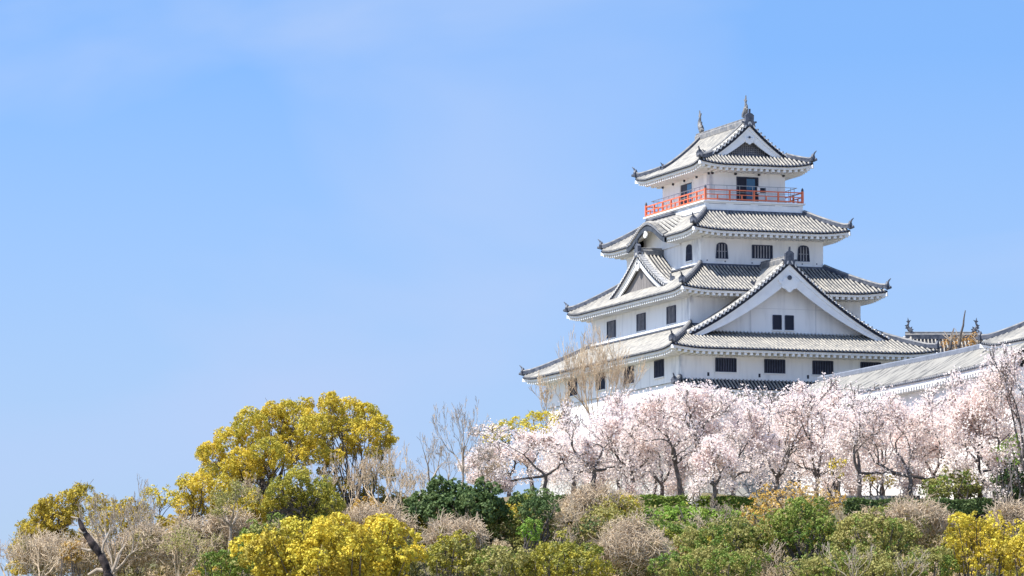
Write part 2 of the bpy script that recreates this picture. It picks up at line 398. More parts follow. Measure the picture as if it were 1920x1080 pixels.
def window(parent, off, side, uc, zc, w, h, plane, bars=5, arch=False, deep=.12, barm='bar', frame=True):
    """window: flush dark panel for the shade of a recess, frame and upright bars; plane = outward position of the wall face"""
    mb = MB()
    if arch: prof = [(-w / 2 * 1.05, zc - h / 2), (w / 2 * 1.05, zc - h / 2), (w / 2 * .9, zc + h * .25), (w / 2 * .84, zc + h * .38), (w / 2 * .5, zc + h * .47), (0, zc + h * .5), (-w / 2 * .5, zc + h * .47), (-w / 2 * .84, zc + h * .38), (-w / 2 * .9, zc + h * .25)]
    else: prof = [(-w / 2, zc - h / 2), (w / 2, zc - h / 2), (w / 2, zc + h / 2), (-w / 2, zc + h / 2)]
    mb.prism([(uc + a, b) for a, b in prof], .05, lambda u, z, f: P3(side, u, plane + .012 + f, z), 0)
    wo_ = mb.build('window', ['dark'], parent, off)  # near-black colour paints the shade inside, panel sits on the wall face
    if frame:
        fb = MB(); n = len(prof)
        for i in range(n):
            a, b = prof[i], prof[(i + 1) % n]
            fb.beam([P3(side, uc + a[0], plane + .02, a[1] - .03), P3(side, uc + b[0], plane + .02, b[1] - .03)], .08, .07, 0, up=tuple(P3(side, 0, 1, 0)))
        fb.build('frame', ['bar'], wo_, off)
        sb_ = MB(); sb_.sbox(side, uc - w / 2 - .1, uc + w / 2 + .1, plane - .02, plane + .13, zc - h / 2 - .13, zc - h / 2 - .05); sb_.build('sill', ['trim'], wo_, off)
    if bars:
        bb = MB()
        for i in range(bars):
            u = uc - w / 2 + w * (i + 1) / (bars + 1)
            top = zc + h / 2 - (.12 if arch else .02)
            bb.sbox(side, u - .045, u + .045, plane + .02, plane + .075, zc - h / 2, top)
        if arch: bb.sbox(side, uc - w / 2, uc + w / 2, plane + .025, plane + .06, zc - .1, zc - .04)
        bb.build('bars', [barm], wo_, off)
    return wo_

def shachi(parent, off, side, f, z, h=1.5, sg=1, name='fish_ornament', matn='slate_light'):
    """roof-ridge fish: head down on the ridge, body arched up, forked tail and fins"""
    mb = MB(); q = lambda a, b, c=0: P3(side, c, f + sg * a, z + b)
    k = h / 1.5
    path = [(-.30, .05), (-.28, .28), (-.10, .50), (.04, .75), (.02, 1.0), (-.08, 1.2), (-.10, 1.34)]
    mb.tube([q(a * k, b * k) for a, b in path], [.20 * k, .25 * k, .22 * k, .17 * k, .12 * k, .08 * k, .05 * k], 8)
    def fin(pts, t=.05):
        n = len(pts); a = [q(x * k, y * k, t) for x, y in pts]; b = [q(x * k, y * k, -t) for x, y in pts]
        mb.add(a + b, [tuple(range(n)), tuple(range(2 * n - 1, n - 1, -1))] + [(i, (i + 1) % n, n + (i + 1) % n, n + i) for i in range(n)])
    fin([(-.12, 1.2), (-.34, 1.5), (-.1, 1.42), (.02, 1.78), (.06, 1.42), (.2, 1.36), (0, 1.16)])
    fin([(.1, .5), (.34, .62), (.2, .74), (.36, .92), (.12, .98), (.1, 1.1), (0, .9)])
    fin([(-.4, .3), (-.62, .5), (-.4, .55), (-.46, .8), (-.2, .66)])
    fin([(-.5, .0), (-.62, .16), (-.45, .3), (-.2, .1), (-.2, -.05)], .16)
    return mb.build(name, [matn], parent, off)

# ------------------------------------------------------------------ castle keep
OFF = (0, 0, -ZB)
keep = empty('castle_keep', (CX, CY, ZB), TH, label='tall white castle keep of five storeys with tiered grey tile roofs and a red balcony', cat='castle')
def wallbox(name, w, d, z0, z1, m='plaster', parent=keep, off=OFF):
    b = MB(); n = 10
    for side in ('front', 'left', 'right', 'back'):
        a, o = (w, d) if side in ('front', 'back') else (d, w)
        b.grid([[P3(side, -a + 2 * a * j / n, o, z) for j in range(n + 1)] for z in (z0, (z0 + z1) / 2, z1)])
    b.add([(-w, -d, z1), (w, -d, z1), (w, d, z1), (-w, d, z1)], [(0, 1, 2, 3)])
    return b.build(name, [m], parent, off)
# plaster with grey noise thickening on the left face towards the front corner
def corner_grey(key, d, w):
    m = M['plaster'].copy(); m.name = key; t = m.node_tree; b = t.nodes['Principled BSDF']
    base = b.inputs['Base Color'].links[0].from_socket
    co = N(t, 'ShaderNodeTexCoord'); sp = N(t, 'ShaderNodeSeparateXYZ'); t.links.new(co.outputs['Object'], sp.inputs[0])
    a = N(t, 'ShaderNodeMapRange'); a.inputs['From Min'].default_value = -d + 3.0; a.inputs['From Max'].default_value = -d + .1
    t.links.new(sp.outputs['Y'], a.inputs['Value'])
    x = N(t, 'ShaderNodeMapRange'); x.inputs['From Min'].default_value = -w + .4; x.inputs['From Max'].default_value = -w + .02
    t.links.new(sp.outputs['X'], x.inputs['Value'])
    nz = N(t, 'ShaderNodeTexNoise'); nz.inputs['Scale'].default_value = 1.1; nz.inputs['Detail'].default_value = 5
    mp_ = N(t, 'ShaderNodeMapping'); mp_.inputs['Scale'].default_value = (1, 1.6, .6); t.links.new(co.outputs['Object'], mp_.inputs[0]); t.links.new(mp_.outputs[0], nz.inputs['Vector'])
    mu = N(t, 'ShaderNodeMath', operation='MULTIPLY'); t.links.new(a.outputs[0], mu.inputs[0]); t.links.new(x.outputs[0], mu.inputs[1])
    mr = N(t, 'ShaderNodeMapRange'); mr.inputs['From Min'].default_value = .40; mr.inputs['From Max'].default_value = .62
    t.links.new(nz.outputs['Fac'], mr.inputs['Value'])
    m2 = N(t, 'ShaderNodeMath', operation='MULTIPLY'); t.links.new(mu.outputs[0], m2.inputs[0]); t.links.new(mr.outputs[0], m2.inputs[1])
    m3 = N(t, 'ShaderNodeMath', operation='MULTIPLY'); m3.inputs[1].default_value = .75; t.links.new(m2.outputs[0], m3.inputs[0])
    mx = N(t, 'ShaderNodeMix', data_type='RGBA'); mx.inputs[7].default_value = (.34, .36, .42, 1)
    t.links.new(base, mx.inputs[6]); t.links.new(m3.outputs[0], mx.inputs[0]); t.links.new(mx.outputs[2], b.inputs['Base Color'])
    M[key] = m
corner_grey('p1', 16.449, 10.18); corner_grey('p2', 11.86, 7.57); corner_grey('p3', 8.844, 5.482); corner_grey('p4', 5.69, 3.36)

w0 = wallbox('lower_wall', 10.05, 16.3, 29.6, 34.2)
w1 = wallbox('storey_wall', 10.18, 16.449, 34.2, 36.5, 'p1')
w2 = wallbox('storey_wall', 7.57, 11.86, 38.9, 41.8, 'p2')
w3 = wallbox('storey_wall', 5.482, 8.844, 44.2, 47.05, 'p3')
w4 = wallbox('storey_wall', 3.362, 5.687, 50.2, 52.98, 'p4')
# plaster base bands, one below each side wall
for side in ('left', 'right'):
    b = MB(); b.sbox(side, -11.9, 11.9, 7.5, 7.72, 38.95, 39.52); b.build('base_band', ['trim'], w2, OFF)
    b = MB(); b.sbox(side, -8.9, 8.9, 5.4, 5.62, 44.2, 44.72); b.build('base_band', ['trim'], w3, OFF)
# thin plastered vertical joints on the long front walls
R1 = Hip(11.65, 18.44, 36.78, 7.57, 11.86, 39.2, 10.18, 16.449)
R2 = Hip(9.1, 14.03, 42.02, 5.482, 8.844, 44.5, 7.57, 11.86, gap=lambda side, p: side == 'front' and abs(p.x) < 2.3 and p.y < -12.9)
R3 = Hip(7.0, 11.15, 47.28, 4.389, 7.108, 49.2, 5.482, 8.844, gap=lambda side, p: side == 'left' and abs(p.y + .2) < 3.7 and p.x < -5.45)
R4 = Hip(5.104, 7.717, 53.2, 3.354, 5.967, 54.09, 3.362, 5.687, lift=.34, L=2.6)
r1 = R1.build(keep, OFF); r2 = R2.build(keep, OFF); r3 = R3.build(keep, OFF); r4 = R4.build(keep, OFF)
# low pent roof along the foot of the first storey
R0 = Hip(11.15, 17.6, 33.62, 10.18, 16.449, 34.35, 10.05, 16.3, lift=.06, L=1)
r0 = R0.build(keep, OFF, sides=('front',), hips=(0, 1))
# slate strips added for the dark shade band where each roof meets the wall
for rt, w, d, z in ((r1, 7.57, 11.86, 39.2), (r2, 5.482, 8.844, 44.5), (r3, 4.389, 7.108, 49.2)):
    b = MB()
    for side in ('front', 'left', 'right', 'back'):
        a, o = (w, d) if side in ('front', 'back') else (d, w)
        if side in ('left', 'right') and rt is not r3: o += .22
        b.sbox(side, -a - .1, a + .1, o - .02, o + .2, z - .1, z + (.13 if side in ('front', 'back') else .04))
    b.build('joint_shade', ['slate'], rt, OFF)

# top roof: gabled upper part
top, topw, zpt = gable(keep, OFF, 'front', 6.15, -6.15, 3.354, 54.09, 56.85, k=.25, board=(1.25, .20), face='slate', f_face=1.0,
                       lattice=True, pend=.3, ridge_h=.5, zlow=53.9, roofname='upper_roof')
# back gable face, verge
bb = MB(); bb.prism([(-3.2, 54.0), (3.2, 54.0)] + [(s_, zpt(s_) - .14) for s_ in [3.0 - 6.0 * i / 16 for i in range(17)]], .2, lambda u, z, f: P3('back', u, 5.6 + f, z)); bb.build('gable_wall', ['plaster'], top, OFF)
# ridges running down beside the verges, with end tiles
for sy in (-1, 1):
    for sx in (-1, 1):
        b = MB(); pts = [(sx * 3.6 * i / 8, sy * 5.0, zpt(min(3.34, 3.6 * i / 8)) - (.12 if i == 8 else 0) + .1) for i in range(9)]
        b.beam(pts, .30, .30, 0, 1); o_ = b.build('descending_ridge', ['slate', 'slate_light'], top, OFF)
        b = MB(); e = Vector(pts[-1])
        b.prism([(-.24, -.1), (.24, -.1), (.28, .28), (.0, .5), (-.28, .28)], .14, lambda u, z, f: e + Vector((sx * (.06 + f), u, z)))
        b.tube([e + Vector((0, 0, .35)), e + Vector((sx * .2, 0, .6))], [.07, .03], 5); b.build('corner_tile', ['slate'], o_, OFF)
shachi(top, OFF, 'front', 5.3, 57.5, 1.55, 1)
shachi(top, OFF, 'back', 5.5, 57.5, 1.6, 1)

# big front gable on the first roof
bg_, bgf, zpb = gable(keep, OFF, 'front', 14.95, 8.86, 8.9, 38.12, 44.35, k=.33, board=(1.65, .13), face='plaster', f_face=1.5, pend=.64, zlow=37.6)
for s_ in (-.54, .54): window(bgf, OFF, 'front', s_, 39.47, .72, 1.18, 13.45, bars=0)
b = MB()
for u in (-2.9, 2.9): b.sbox('front', u - .03, u + .03, 13.45, 13.475, 38.5, 41.0)
b.sbox('front', -3.6, 3.6, 13.45, 13.47, 40.56, 40.59); M['jointgrey'] = mat('jointgrey', (.62, .62, .63)); b.build('plaster_joint', ['jointgrey'], bgf, OFF)
# gable on the left side of the second roof
lg, lgf, zpl = gable(keep, OFF, 'left', 7.85, 5.5, 6.7, 42.85, 46.15, k=.3, board=(.88, .04), face='wood', f_face=.45, pend=.32, zlow=42.3)
b = MB(); e = P3('left', 6.4, 7.2, 43.15)
b.prism([(.32 * math.cos(t) * (1 + .15 * math.cos(4 * t)), .25 + .32 * math.sin(t) * (1 + .15 * math.cos(4 * t))) for t in [2 * math.pi * i / 20 for i in range(20)]], .3, lambda u, z, f: e + P3('left', u, f, z))
b.tube([e + Vector((0, 0, .5)), e + Vector((0, 0, .85))], [.1, .06], 6)
b.build('corner_tile', ['slate'], lg, OFF)

M['shaded_board'] = mat('shaded_board', (.03, .04, .06), (.07, .08, .10), .7, 2)  # dark tone holds the painted-in shade of the overhanging tiles
# curved (bell-shaped) gable on the left side of the third roof
def bell(y):
    q = abs(y) / 4.7
    return 0 if q >= 1 else (0.5 * (1 + math.cos(math.pi * q))) ** .8
def kz(x, y):                       # height of the curved roof, x from -7.05 (front) to -4.4
    t = (x + 7.05) / 2.65
    return 47.22 + 1.55 * t * .9 + (1.42 - .62 * t) * bell(y + .2)
mb = MB()
ys = [-4.6 + 9.2 * j / 40 for j in range(41)]
xs = [-7.05 + 2.65 * i / 6 for i in range(7)]
mb.grid([[Vector((x, y, kz(x, y))) for y in ys] for x in xs], 1)
mb.grid([[Vector((-7.05, y, kz(-7.05, y) - .14)) for y in ys], [Vector((-7.05, y, kz(-7.05, y))) for y in ys]], 1, flip=True)
for sg in (-1, 1):
    for j in range(8):
        x = -6.75 + j * .33
        pts = [Vector((x, sg * (4.3 - 4.2 * i / 14), kz(x, sg * (4.3 - 4.2 * i / 14)))) for i in range(15)]
        half_rib(mb, pts, Vector((1, 0, 0)), r=.10, cap=True)
y = -4.3
while y < 4.31:
    dz = (kz(-7.05, y + .02) - kz(-7.05, y - .02)) / .04; st = .3 / math.sqrt(1 + dz * dz)
    ud = Vector((0, 1, dz)).normalized()
    half_rib(mb, [Vector((-7.12, y, kz(-7.05, y) + .07)), Vector((-6.75, y, kz(-6.75, y) + .1))], ud, r=.10)
    y += st
kr = mb.build('curved_gable_roof', ['tile', 'pan', 'disc'], keep, OFF)
b = MB()                            # bent dark verge board, thick, curling back at its feet
for j in range(40):
    ya, yb = ys[j], ys[j + 1]; ha = .38; za_, zb_ = kz(-7.05, ya) - .12, kz(-7.05, yb) - .12
    b.add([(-7.08, ya, za_), (-7.08, yb, zb_), (-7.08, yb, zb_ - ha), (-7.08, ya, za_ - ha), (-6.9, ya, za_), (-6.9, yb, zb_), (-6.9, yb, zb_ - ha), (-6.9, ya, za_ - ha)],
          [(0, 1, 2, 3), (7, 6, 5, 4), (3, 2, 6, 7), (0, 4, 5, 1)])
b.build('verge_board', ['shaded_board'], kr, OFF)
b = MB(); mm = 24
top_ = [(u, kz(-5.6, -u) - .1) for u in [4.3 - 8.6 * i / mm for i in range(mm + 1)]]
b.prism([(-4.3, 46.6), (4.3, 46.6)] + top_, .1, lambda u, z, f: P3('left', u, 5.62 + f, z)); b.build('gable_wall', ['plaster'], kr, OFF)
b = MB(); b.grid([[Vector((x, y, kz(x, y) - .15)) for y in ys] for x in xs], 0, flip=True)
b.build('soffit', ['soffit'], kr, OFF)
b = MB(); b.prism([(.34 * math.cos(t) * (1 + .2 * math.cos(3 * t + 1.5)), 47.85 + .3 * math.sin(t)) for t in [2 * math.pi * i / 18 for i in range(18)]], .12, lambda u, z, f: P3('left', u, 7.12 + f, z)); b.build('gable_pendant', ['trim'], kr, OFF)
b = MB(); b.beam([(-6.9 + 2.5 * i / 4, -.1, kz(-6.9 + 2.5 * i / 4, -.1)) for i in range(5)], .42, .42, 0, 0); b.tube([(-6.95, -.1, 48.9), (-4.5, -.1, kz(-4.5, -.1) + .45)], .14, 8); b.build('ridge', ['slate'], kr, OFF)
b = MB(); b.prism([(-.3, 48.3), (.3, 48.3), (.34, 48.8), (0, 49.15), (-.34, 48.8)], .2, lambda u, z, f: P3('left', u + .1, 7.05 + f, z)); b.build('ridge_end_tile', ['slate'], kr, OFF)

# windows
for u in (-3.6, 3.7): window(w3, OFF, 'front', u, 45.76, 1.0, 1.32, 8.844, bars=3, arch=True, barm='barlight')
window(w3, OFF, 'front', 0, 45.77, 1.78, 1.1, 8.844, bars=6, barm='barlight')
window(w3, OFF, 'left', 6.26, 45.78, 1.25, 1.35, 5.482, bars=3, arch=True)
window(w3, OFF, 'left', -6.26, 45.78, 1.25, 1.35, 5.482, bars=3, arch=True)
for u in (-6.95, .38, 7.56): window(w2, OFF, 'left', u, 40.4, 2.0, 1.42, 7.57, bars=5, barm='barlight')
for u in (-6.24, -1.97, 2.26, 6.51): window(w1, OFF, 'front', u, 35.57, 1.76, 1.1, 16.449, bars=7)
for u in (11.6, 4.5, -2.5, -9.5): window(w1, OFF, 'left', u, 35.54, 2.1, 1.38, 10.18, bars=5)
for u in (-7.77, -3.3, .96, 5.2):
    b = MB(); b.sbox('front', u - .09, u + .09, 16.449, 16.46, 34.62, 34.92); b.build('loophole', ['dark'], w1, OFF)
for u, z in ((-3.3, 44.85), (-.9, 44.8), (.9, 44.8), (3.6, 44.85), (-4.9, 44.9), (4.9, 44.9)):
    b = MB(); b.sbox('front', u - .05, u + .05, 8.844, 8.855, z - .05, z + .05); b.build('drain_hole', ['bar'], w3, OFF)
# round beam ends under the top eaves
for side, us, o_ in (('front', (-3.2, -1.13, .98, 3.2), 5.687), ('left', (5.45, 2.6, -.3, -3.0, -5.5), 3.362)):
    for u in us:
        b = MB(); b.tube([P3(side, u, o_ - .02, 52.6), P3(side, u, o_ + .14, 52.6)], .11, 10); b.build('beam_end', ['dark'], w4, OFF)
# doorways of the top storey with sliding glass
b = MB(); b.sbox('front', -.95, .85, 5.60, 5.70, 50.3, 52.3); dr = b.build('doorway', ['dark'], w4, OFF)
b = MB(); b.sbox('front', -.15, .62, 5.70, 5.73, 50.35, 52.22); b.build('glass_panel', ['glass'], dr, OFF)
b = MB(); b.sbox('front', -1.03, -.95, 5.6, 5.76, 50.2, 52.38); b.sbox('front', .85, .93, 5.6, 5.76, 50.2, 52.38); b.sbox('front', -.95, .85, 5.6, 5.76, 52.3, 52.38); b.sbox('front', -.19, -.13, 5.70, 5.745, 50.3, 52.3); b.build('frame', ['bar'], dr, OFF)
b = MB(); b.sbox('left', -1.23, 1.54, 3.30, 3.375, 50.3, 52.3); dr = b.build('doorway', ['dark'], w4, OFF)
b = MB(); b.sbox('left', .3, 1.35, 3.375, 3.40, 50.35, 52.22); b.build('glass_panel', ['glass'], dr, OFF)
b = MB(); b.sbox('left', -1.33, -1.23, 3.3, 3.45, 50.2, 52.4); b.sbox('left', 1.54, 1.64, 3.3, 3.45, 50.2, 52.4); b.sbox('left', -1.23, 1.54, 3.3, 3.45, 52.3, 52.4); b.build('frame', ['trim'], dr, OFF)
b = MB(); b.sbox('front', 1.1, 1.6, 5.70, 5.76, 51.1, 51.5); b.build('notice_board', ['dark'], w4, OFF)

# balcony: plastered base, floor ledge, red railing, inner steel safety rail
base = wallbox('balcony_base', 4.389, 7.108, 48.9, 50.02, 'trim')
b = MB(); b.box(-4.56, 4.56, -7.28, 7.28, 50.02, 50.14); b.build('floor_ledge', ['trim'], base, OFF)
b = MB()
for side in ('front', 'left'):
    a, o = (4.389, 7.108) if side == 'front' else (7.108, 4.389)
    n = 4 if side == 'front' else 7
    for i in range(n):
        u0 = -a + 2 * a * (i + .15) / n; u1 = -a + 2 * a * (i + .85) / n
        b.sbox(side, u0, u1, o, o + .012, 49.86, 49.885)
b.build('plaster_joint', ['bar'], base, OFF)
for side in ('front', 'left', 'right', 'back'):
    a, o = (4.36, 7.08) if side in ('front', 'back') else (7.08, 4.36)
    b = MB(); e = .0
    b.sbox(side, -a, a, o - .05, o + .05, 51.0, 51.09)
    b.sbox(side, -a, a, o - .04, o + .04, 50.62, 50.69)
    b.sbox(side, -a, a, o - .06, o + .06, 50.22, 50.32)
    rl = b.build('railing', ['red'], keep, OFF)
    n = 4 if side in ('front', 'back') else 7
    for i in range(n + 1):
        u = -a + 2 * a * i / n
        if i == n: 
            corner = True
        b = MB(); tall = i in (0, n)
        if i == 0:
            b.sbox(side, u - .09, u + .09, o - .09, o + .09, 50.14, 51.16)
            b.build('post', ['red'], rl, OFF)
            b = MB(); b.tube([P3(side, u, o, 51.16), P3(side, u, o, 51.26), P3(side, u, o, 51.34), P3(side, u, o, 51.46)], [.10, .11, .09, .02], 8); b.build('post_cap', ['slate'], rl, OFF)
        elif i < n:
            b.sbox(side, u - .065, u + .065, o - .065, o + .065, 50.14, 50.995); b.build('post', ['red'], rl, OFF)
        if i < n:
            u2 = u + a / n
            b = MB(); b.sbox(side, u2 - .05, u2 + .05, o - .045, o + .045, 50.32, 50.62); b.build('strut', ['red'], rl, OFF)
    # steel rail set back from the red one
    a2, o2 = a - .35, o - .35
    b = MB(); b.sbox(side, -a2, a2, o2 - .022, o2 + .022, 51.45, 51.50); b.sbox(side, -a2, a2, o2 - .015, o2 + .015, 50.9, 50.93)
    n2 = 7 if side in ('front', 'back') else 11
    for i in range(n2):
        u = -a2 + 2 * a2 * (i + .5) / n2; b.sbox(side, u - .018, u + .018, o2 - .018, o2 + .018, 50.14, 51.45)
    b.build('safety_rail', ['steel'], keep, OFF)
b = MB(); b.sbox('front', .5, .72, 6.5, 6.62, 50.9, 51.5); b.build('rail_sign', ['trim'], keep, OFF)

# battered stone base of the keep
sb = MB(); n = 12
def sbz(t): return 29.6 - 7.6 * t
for side in ('front', 'left', 'right', 'back'):
    a, o = (10.25, 16.5) if side in ('front', 'back') else (16.5, 10.25)
    sb.grid([[P3(side, (-a - 2.6 * (t ** 1.6)) + 2 * (a + 2.6 * t ** 1.6) * j / 20, o + 2.6 * t ** 1.6, sbz(t)) for j in range(21)] for t in [1 - i / n for i in range(n + 1)]])
sb.add([(-10.25, -16.5, 29.6), (10.25, -16.5, 29.6), (10.25, 16.5, 29.6), (-10.25, 16.5, 29.6)], [(0, 1, 2, 3)])
def stonemat(key, sc=1.1):
    m = bpy.data.materials.new(key); m.use_nodes = True; t = m.node_tree; b = t.nodes['Principled BSDF']; b.inputs['Roughness'].default_value = .9
    co = N(t, 'ShaderNodeTexCoord'); vo = N(t, 'ShaderNodeTexVoronoi'); vo.inputs['Scale'].default_value = sc; vo.feature = 'F1'
    v2 = N(t, 'ShaderNodeTexVoronoi'); v2.inputs['Scale'].default_value = sc; v2.feature = 'DISTANCE_TO_EDGE'
    t.links.new(co.outputs['Object'], vo.inputs['Vector']); t.links.new(co.outputs['Object'], v2.inputs['Vector'])
    mx = N(t, 'ShaderNodeMix', data_type='RGBA'); mx.inputs[6].default_value = (.30, .29, .26, 1); mx.inputs[7].default_value = (.48, .46, .42, 1)
    t.links.new(vo.outputs['Color'], mx.inputs[0])
    mr = N(t, 'ShaderNodeMapRange'); mr.inputs['From Max'].default_value = .06; t.links.new(v2.outputs['Distance'], mr.inputs['Value'])
    m2 = N(t, 'ShaderNodeMix', data_type='RGBA'); m2.inputs[6].default_value = (.20, .19, .17, 1); t.links.new(mr.outputs[0], m2.inputs[0]); t.links.new(mx.outputs[2], m2.inputs[7])
    t.links.new(m2.outputs[2], b.inputs['Base Color'])
    bp = N(t, 'ShaderNodeBump'); bp.inputs['Distance'].default_value = .1; t.links.new(mr.outputs[0], bp.inputs['Height']); t.links.new(bp.outputs[0], b.inputs['Normal'])
    M[key] = m
stonemat('stonework', 1.3); stonemat('smallstone', 3.5)
sb.build('stone_base', ['stonework'], keep, OFF)

# ------------------------------------------------------------------ long roofed corridor and gate turret on the right
cor = empty('corridor_building', tuple(c2w(.2, -42, ZB)), TH, label='long low white wing with a pale tiled roof to the right of the keep', cat='building')
CO = (-.2, 42, -ZB)
mb = MB(); ns = 60; Y0, Y1 = -21.0, -65.0
def rz(Y): t = max(0, (-Y - 44) / 21); return .35 * t * t
def cpt(Y, s_, sx=-1): # s_ 0 ridge .. 1 eave
    return Vector((.2 + sx * 3.55 * s_, Y, 34.05 + rz(Y) - 2.1 * (1.12 * s_ - .12 * s_ * s_)))
for sx in (-1, 1):
    mb.grid([[cpt(Y0 + (Y1 - Y0) * j / ns, i / 6, sx) for j in range(ns + 1)] for i in range(7)], 1, flip=(sx > 0))
    mb.grid([[cpt(Y0 + (Y1 - Y0) * j / ns, 1, sx) - Vector((0, 0, .14 * (1 - i))) for j in range(ns + 1)] for i in range(2)], 3)
    Y = Y0 - .2
    while Y > Y1:
        half_rib(mb, [cpt(Y, 1 - i / 6, sx) for i in range(7)], Vector((0, 1, 0)), r=.09, m=0, seg=4)
        Y -= .33
M['whitetile'] = mat('whitetile', (.44, .42, .38), (.16, .16, .16), .8, 1.3, .1, (.45, 1.6, .45), lo=.48, hi=.66, detail=7)
M['whitepan'] = mat('whitepan', (.26, .25, .23), (.08, .08, .085), .8, 1.3, .1, (.45, 1.6, .45), lo=.48, hi=.66, detail=7)
crf = mb.build('roof', ['whitetile', 'whitepan', 'disc', 'slate'], cor, CO)
b = MB(); b.beam([(.2, Y0 + (Y1 - Y0) * j / 30, 34.0 + rz(Y0 + (Y1 - Y0) * j / 30)) for j in range(31)], .62, .42, 0, 1)
M['ridgewhite'] = mat('ridgewhite', (.20, .22, .27), (.14, .16, .20), .7, 1.5, .1)
Y = Y0
while Y > Y1: b.tube([(-.13, Y, 33.98 + rz(Y)), (-.18, Y, 33.92 + rz(Y))], .09, 6, 2); Y -= .33
b.build('ridge', ['ridgewhite', 'ridgewhite', 'slate'], crf, CO)
for sx in (-1, 1):
    b = MB(); xs_ = sorted((.2 + sx * 2.4, .2 + sx * 3.45))
    for j in range(30):
        Ya, Yb = Y0 - .3 + (Y1 - Y0 + .6) * j / 30, Y0 - .3 + (Y1 - Y0 + .6) * (j + 1) / 30; zz = rz((Ya + Yb) / 2); b.box(xs_[0], xs_[1], Yb, Ya, 31.5 + zz, 31.93 + zz)
    Y = Y0 - .3
    while Y > Y1: b.box(xs_[0], xs_[1] - .05 if sx > 0 else xs_[1], Y - .11, Y + .11, 31.25 + rz(Y), 31.52 + rz(Y)); Y -= .5
    b.build('eaves', ['trim'], crf, CO)
b = MB(); b.box(-2.25, 2.65, Y1 + .6, Y0 - .6, 22.0, 31.8); b.build('wall', ['plaster'], cor, CO)

tur = empty('gate_turret', tuple(c2w(6.2, -63.5, ZB)), TH, label='grey tiled turret at the right edge rising above the long wing roof', cat='building')
TO = (-6.2, 63.5, -ZB)
class Sh(Hip): pass
tb = Hip(7.4, 7.7, 33.95, 3.6, 3.9, 36.1, 5.9, 6.2, lift=.4, L=3.5, curve=.3)
TOF = (0, 0, -ZB)
trf = tb.build(tur, TOF)
gable(tur, TOF, 'front', 4.2, -4.2, 3.6, 36.1, 38.5, k=.25, pend=.3, board=(1.1, .15), zlow=35.8, roofname='upper_roof')
wallbox('wall', 5.9, 6.2, 22.0, 33.7, 'plaster', tur, TOF)

# ------------------------------------------------------------------ distant turret behind, with two fish on its ridge
p = pix(1767, 640, 458)
yg = empty('background_turret', (p.x, p.y, ZB), 0.0, label='dark ridged turret with two fish ornaments behind the right end of the keep', cat='building')
bt = Hip(6.2, 4.6, 36.6, 3.2, 1.9, 38.9, 4.8, 3.4, lift=.3, L=2.5)
bt.build(yg, (0, 0, -ZB)); 
gable(yg, (0, 0, -ZB), 'left', 3.35, -3.35, 1.9, 38.9, 39.9, k=.2, pend=0, board=(.7, .1), zlow=38.6, ornament=False, ridge_h=.55, ridgemat='slate', roofname='upper_roof')
for sd in ('left', 'right'):
    shachi(yg, (0, 0, -ZB), sd, 2.95, 40.35, 1.2, 1, matn='slate')
wallbox('wall', 4.8, 3.4, 22.0, 36.4, 'plaster', yg, (0, 0, -ZB))

# ------------------------------------------------------------------ terrain
def H(x, y):
    """height of the castle hill"""
    x = np.asarray(x, float); y = np.asarray(y, float)
    z = 22.2 - .43 * np.maximum(0, 387 - y - 2 * np.sin(x * .15)) - .42 * np.maximum(0, -17 - x) - .35 * np.maximum(0, y - 490) - .3 * np.maximum(0, x - 80)
    z = z + .25 * np.sin(x * .7 + 1) * np.sin(y * .6)
    return np.maximum(z, -2.0)
xs = np.linspace(-110, 150, 150); ys = np.linspace(290, 600, 170)
X, Y = np.meshgrid(xs, ys); Z = H(X, Y) 
def gridmesh(name, X, Y, Z, m, **kw):
    n, k = X.shape
    v = np.stack([X, Y, Z], -1).reshape(-1, 3)
    i = np.arange(n * k).reshape(n, k)
    f = np.stack([i[:-1, :-1], i[:-1, 1:], i[1:, 1:], i[1:, :-1]], -1).reshape(-1, 4)
    me = bpy.data.meshes.new(name); me.vertices.add(len(v)); me.vertices.foreach_set('co', v.ravel())
    me.loops.add(f.size); me.loops.foreach_set('vertex_index', f.ravel())
    me.polygons.add(len(f)); me.polygons.foreach_set('loop_start', np.arange(0, f.size, 4)); me.polygons.foreach_set('loop_total', np.full(len(f), 4))
    me.polygons.foreach_set('use_smooth', [True] * len(f)); me.update(); me.materials.append(M[m])
    o = bpy.data.objects.new(name, me); SC.collection.objects.link(o); return tag(o, **kw)
gridmesh('hill', X, Y, Z, 'ground', kind='structure')
M['sand_bounce'] = mat('sand_bounce', (.42, .39, .34), (.36, .34, .30), .95, .02)  # unseen ground, its pale warm tone chosen to bounce light onto the walls
g = MB(); g.add([(-12000, -12000, -2.1), (12000, -12000, -2.1), (12000, 12000, -2.1), (-12000, 12000, -2.1)], [(0, 1, 2, 3)])
tag(g.build('ground', ['sand_bounce']), kind='structure')

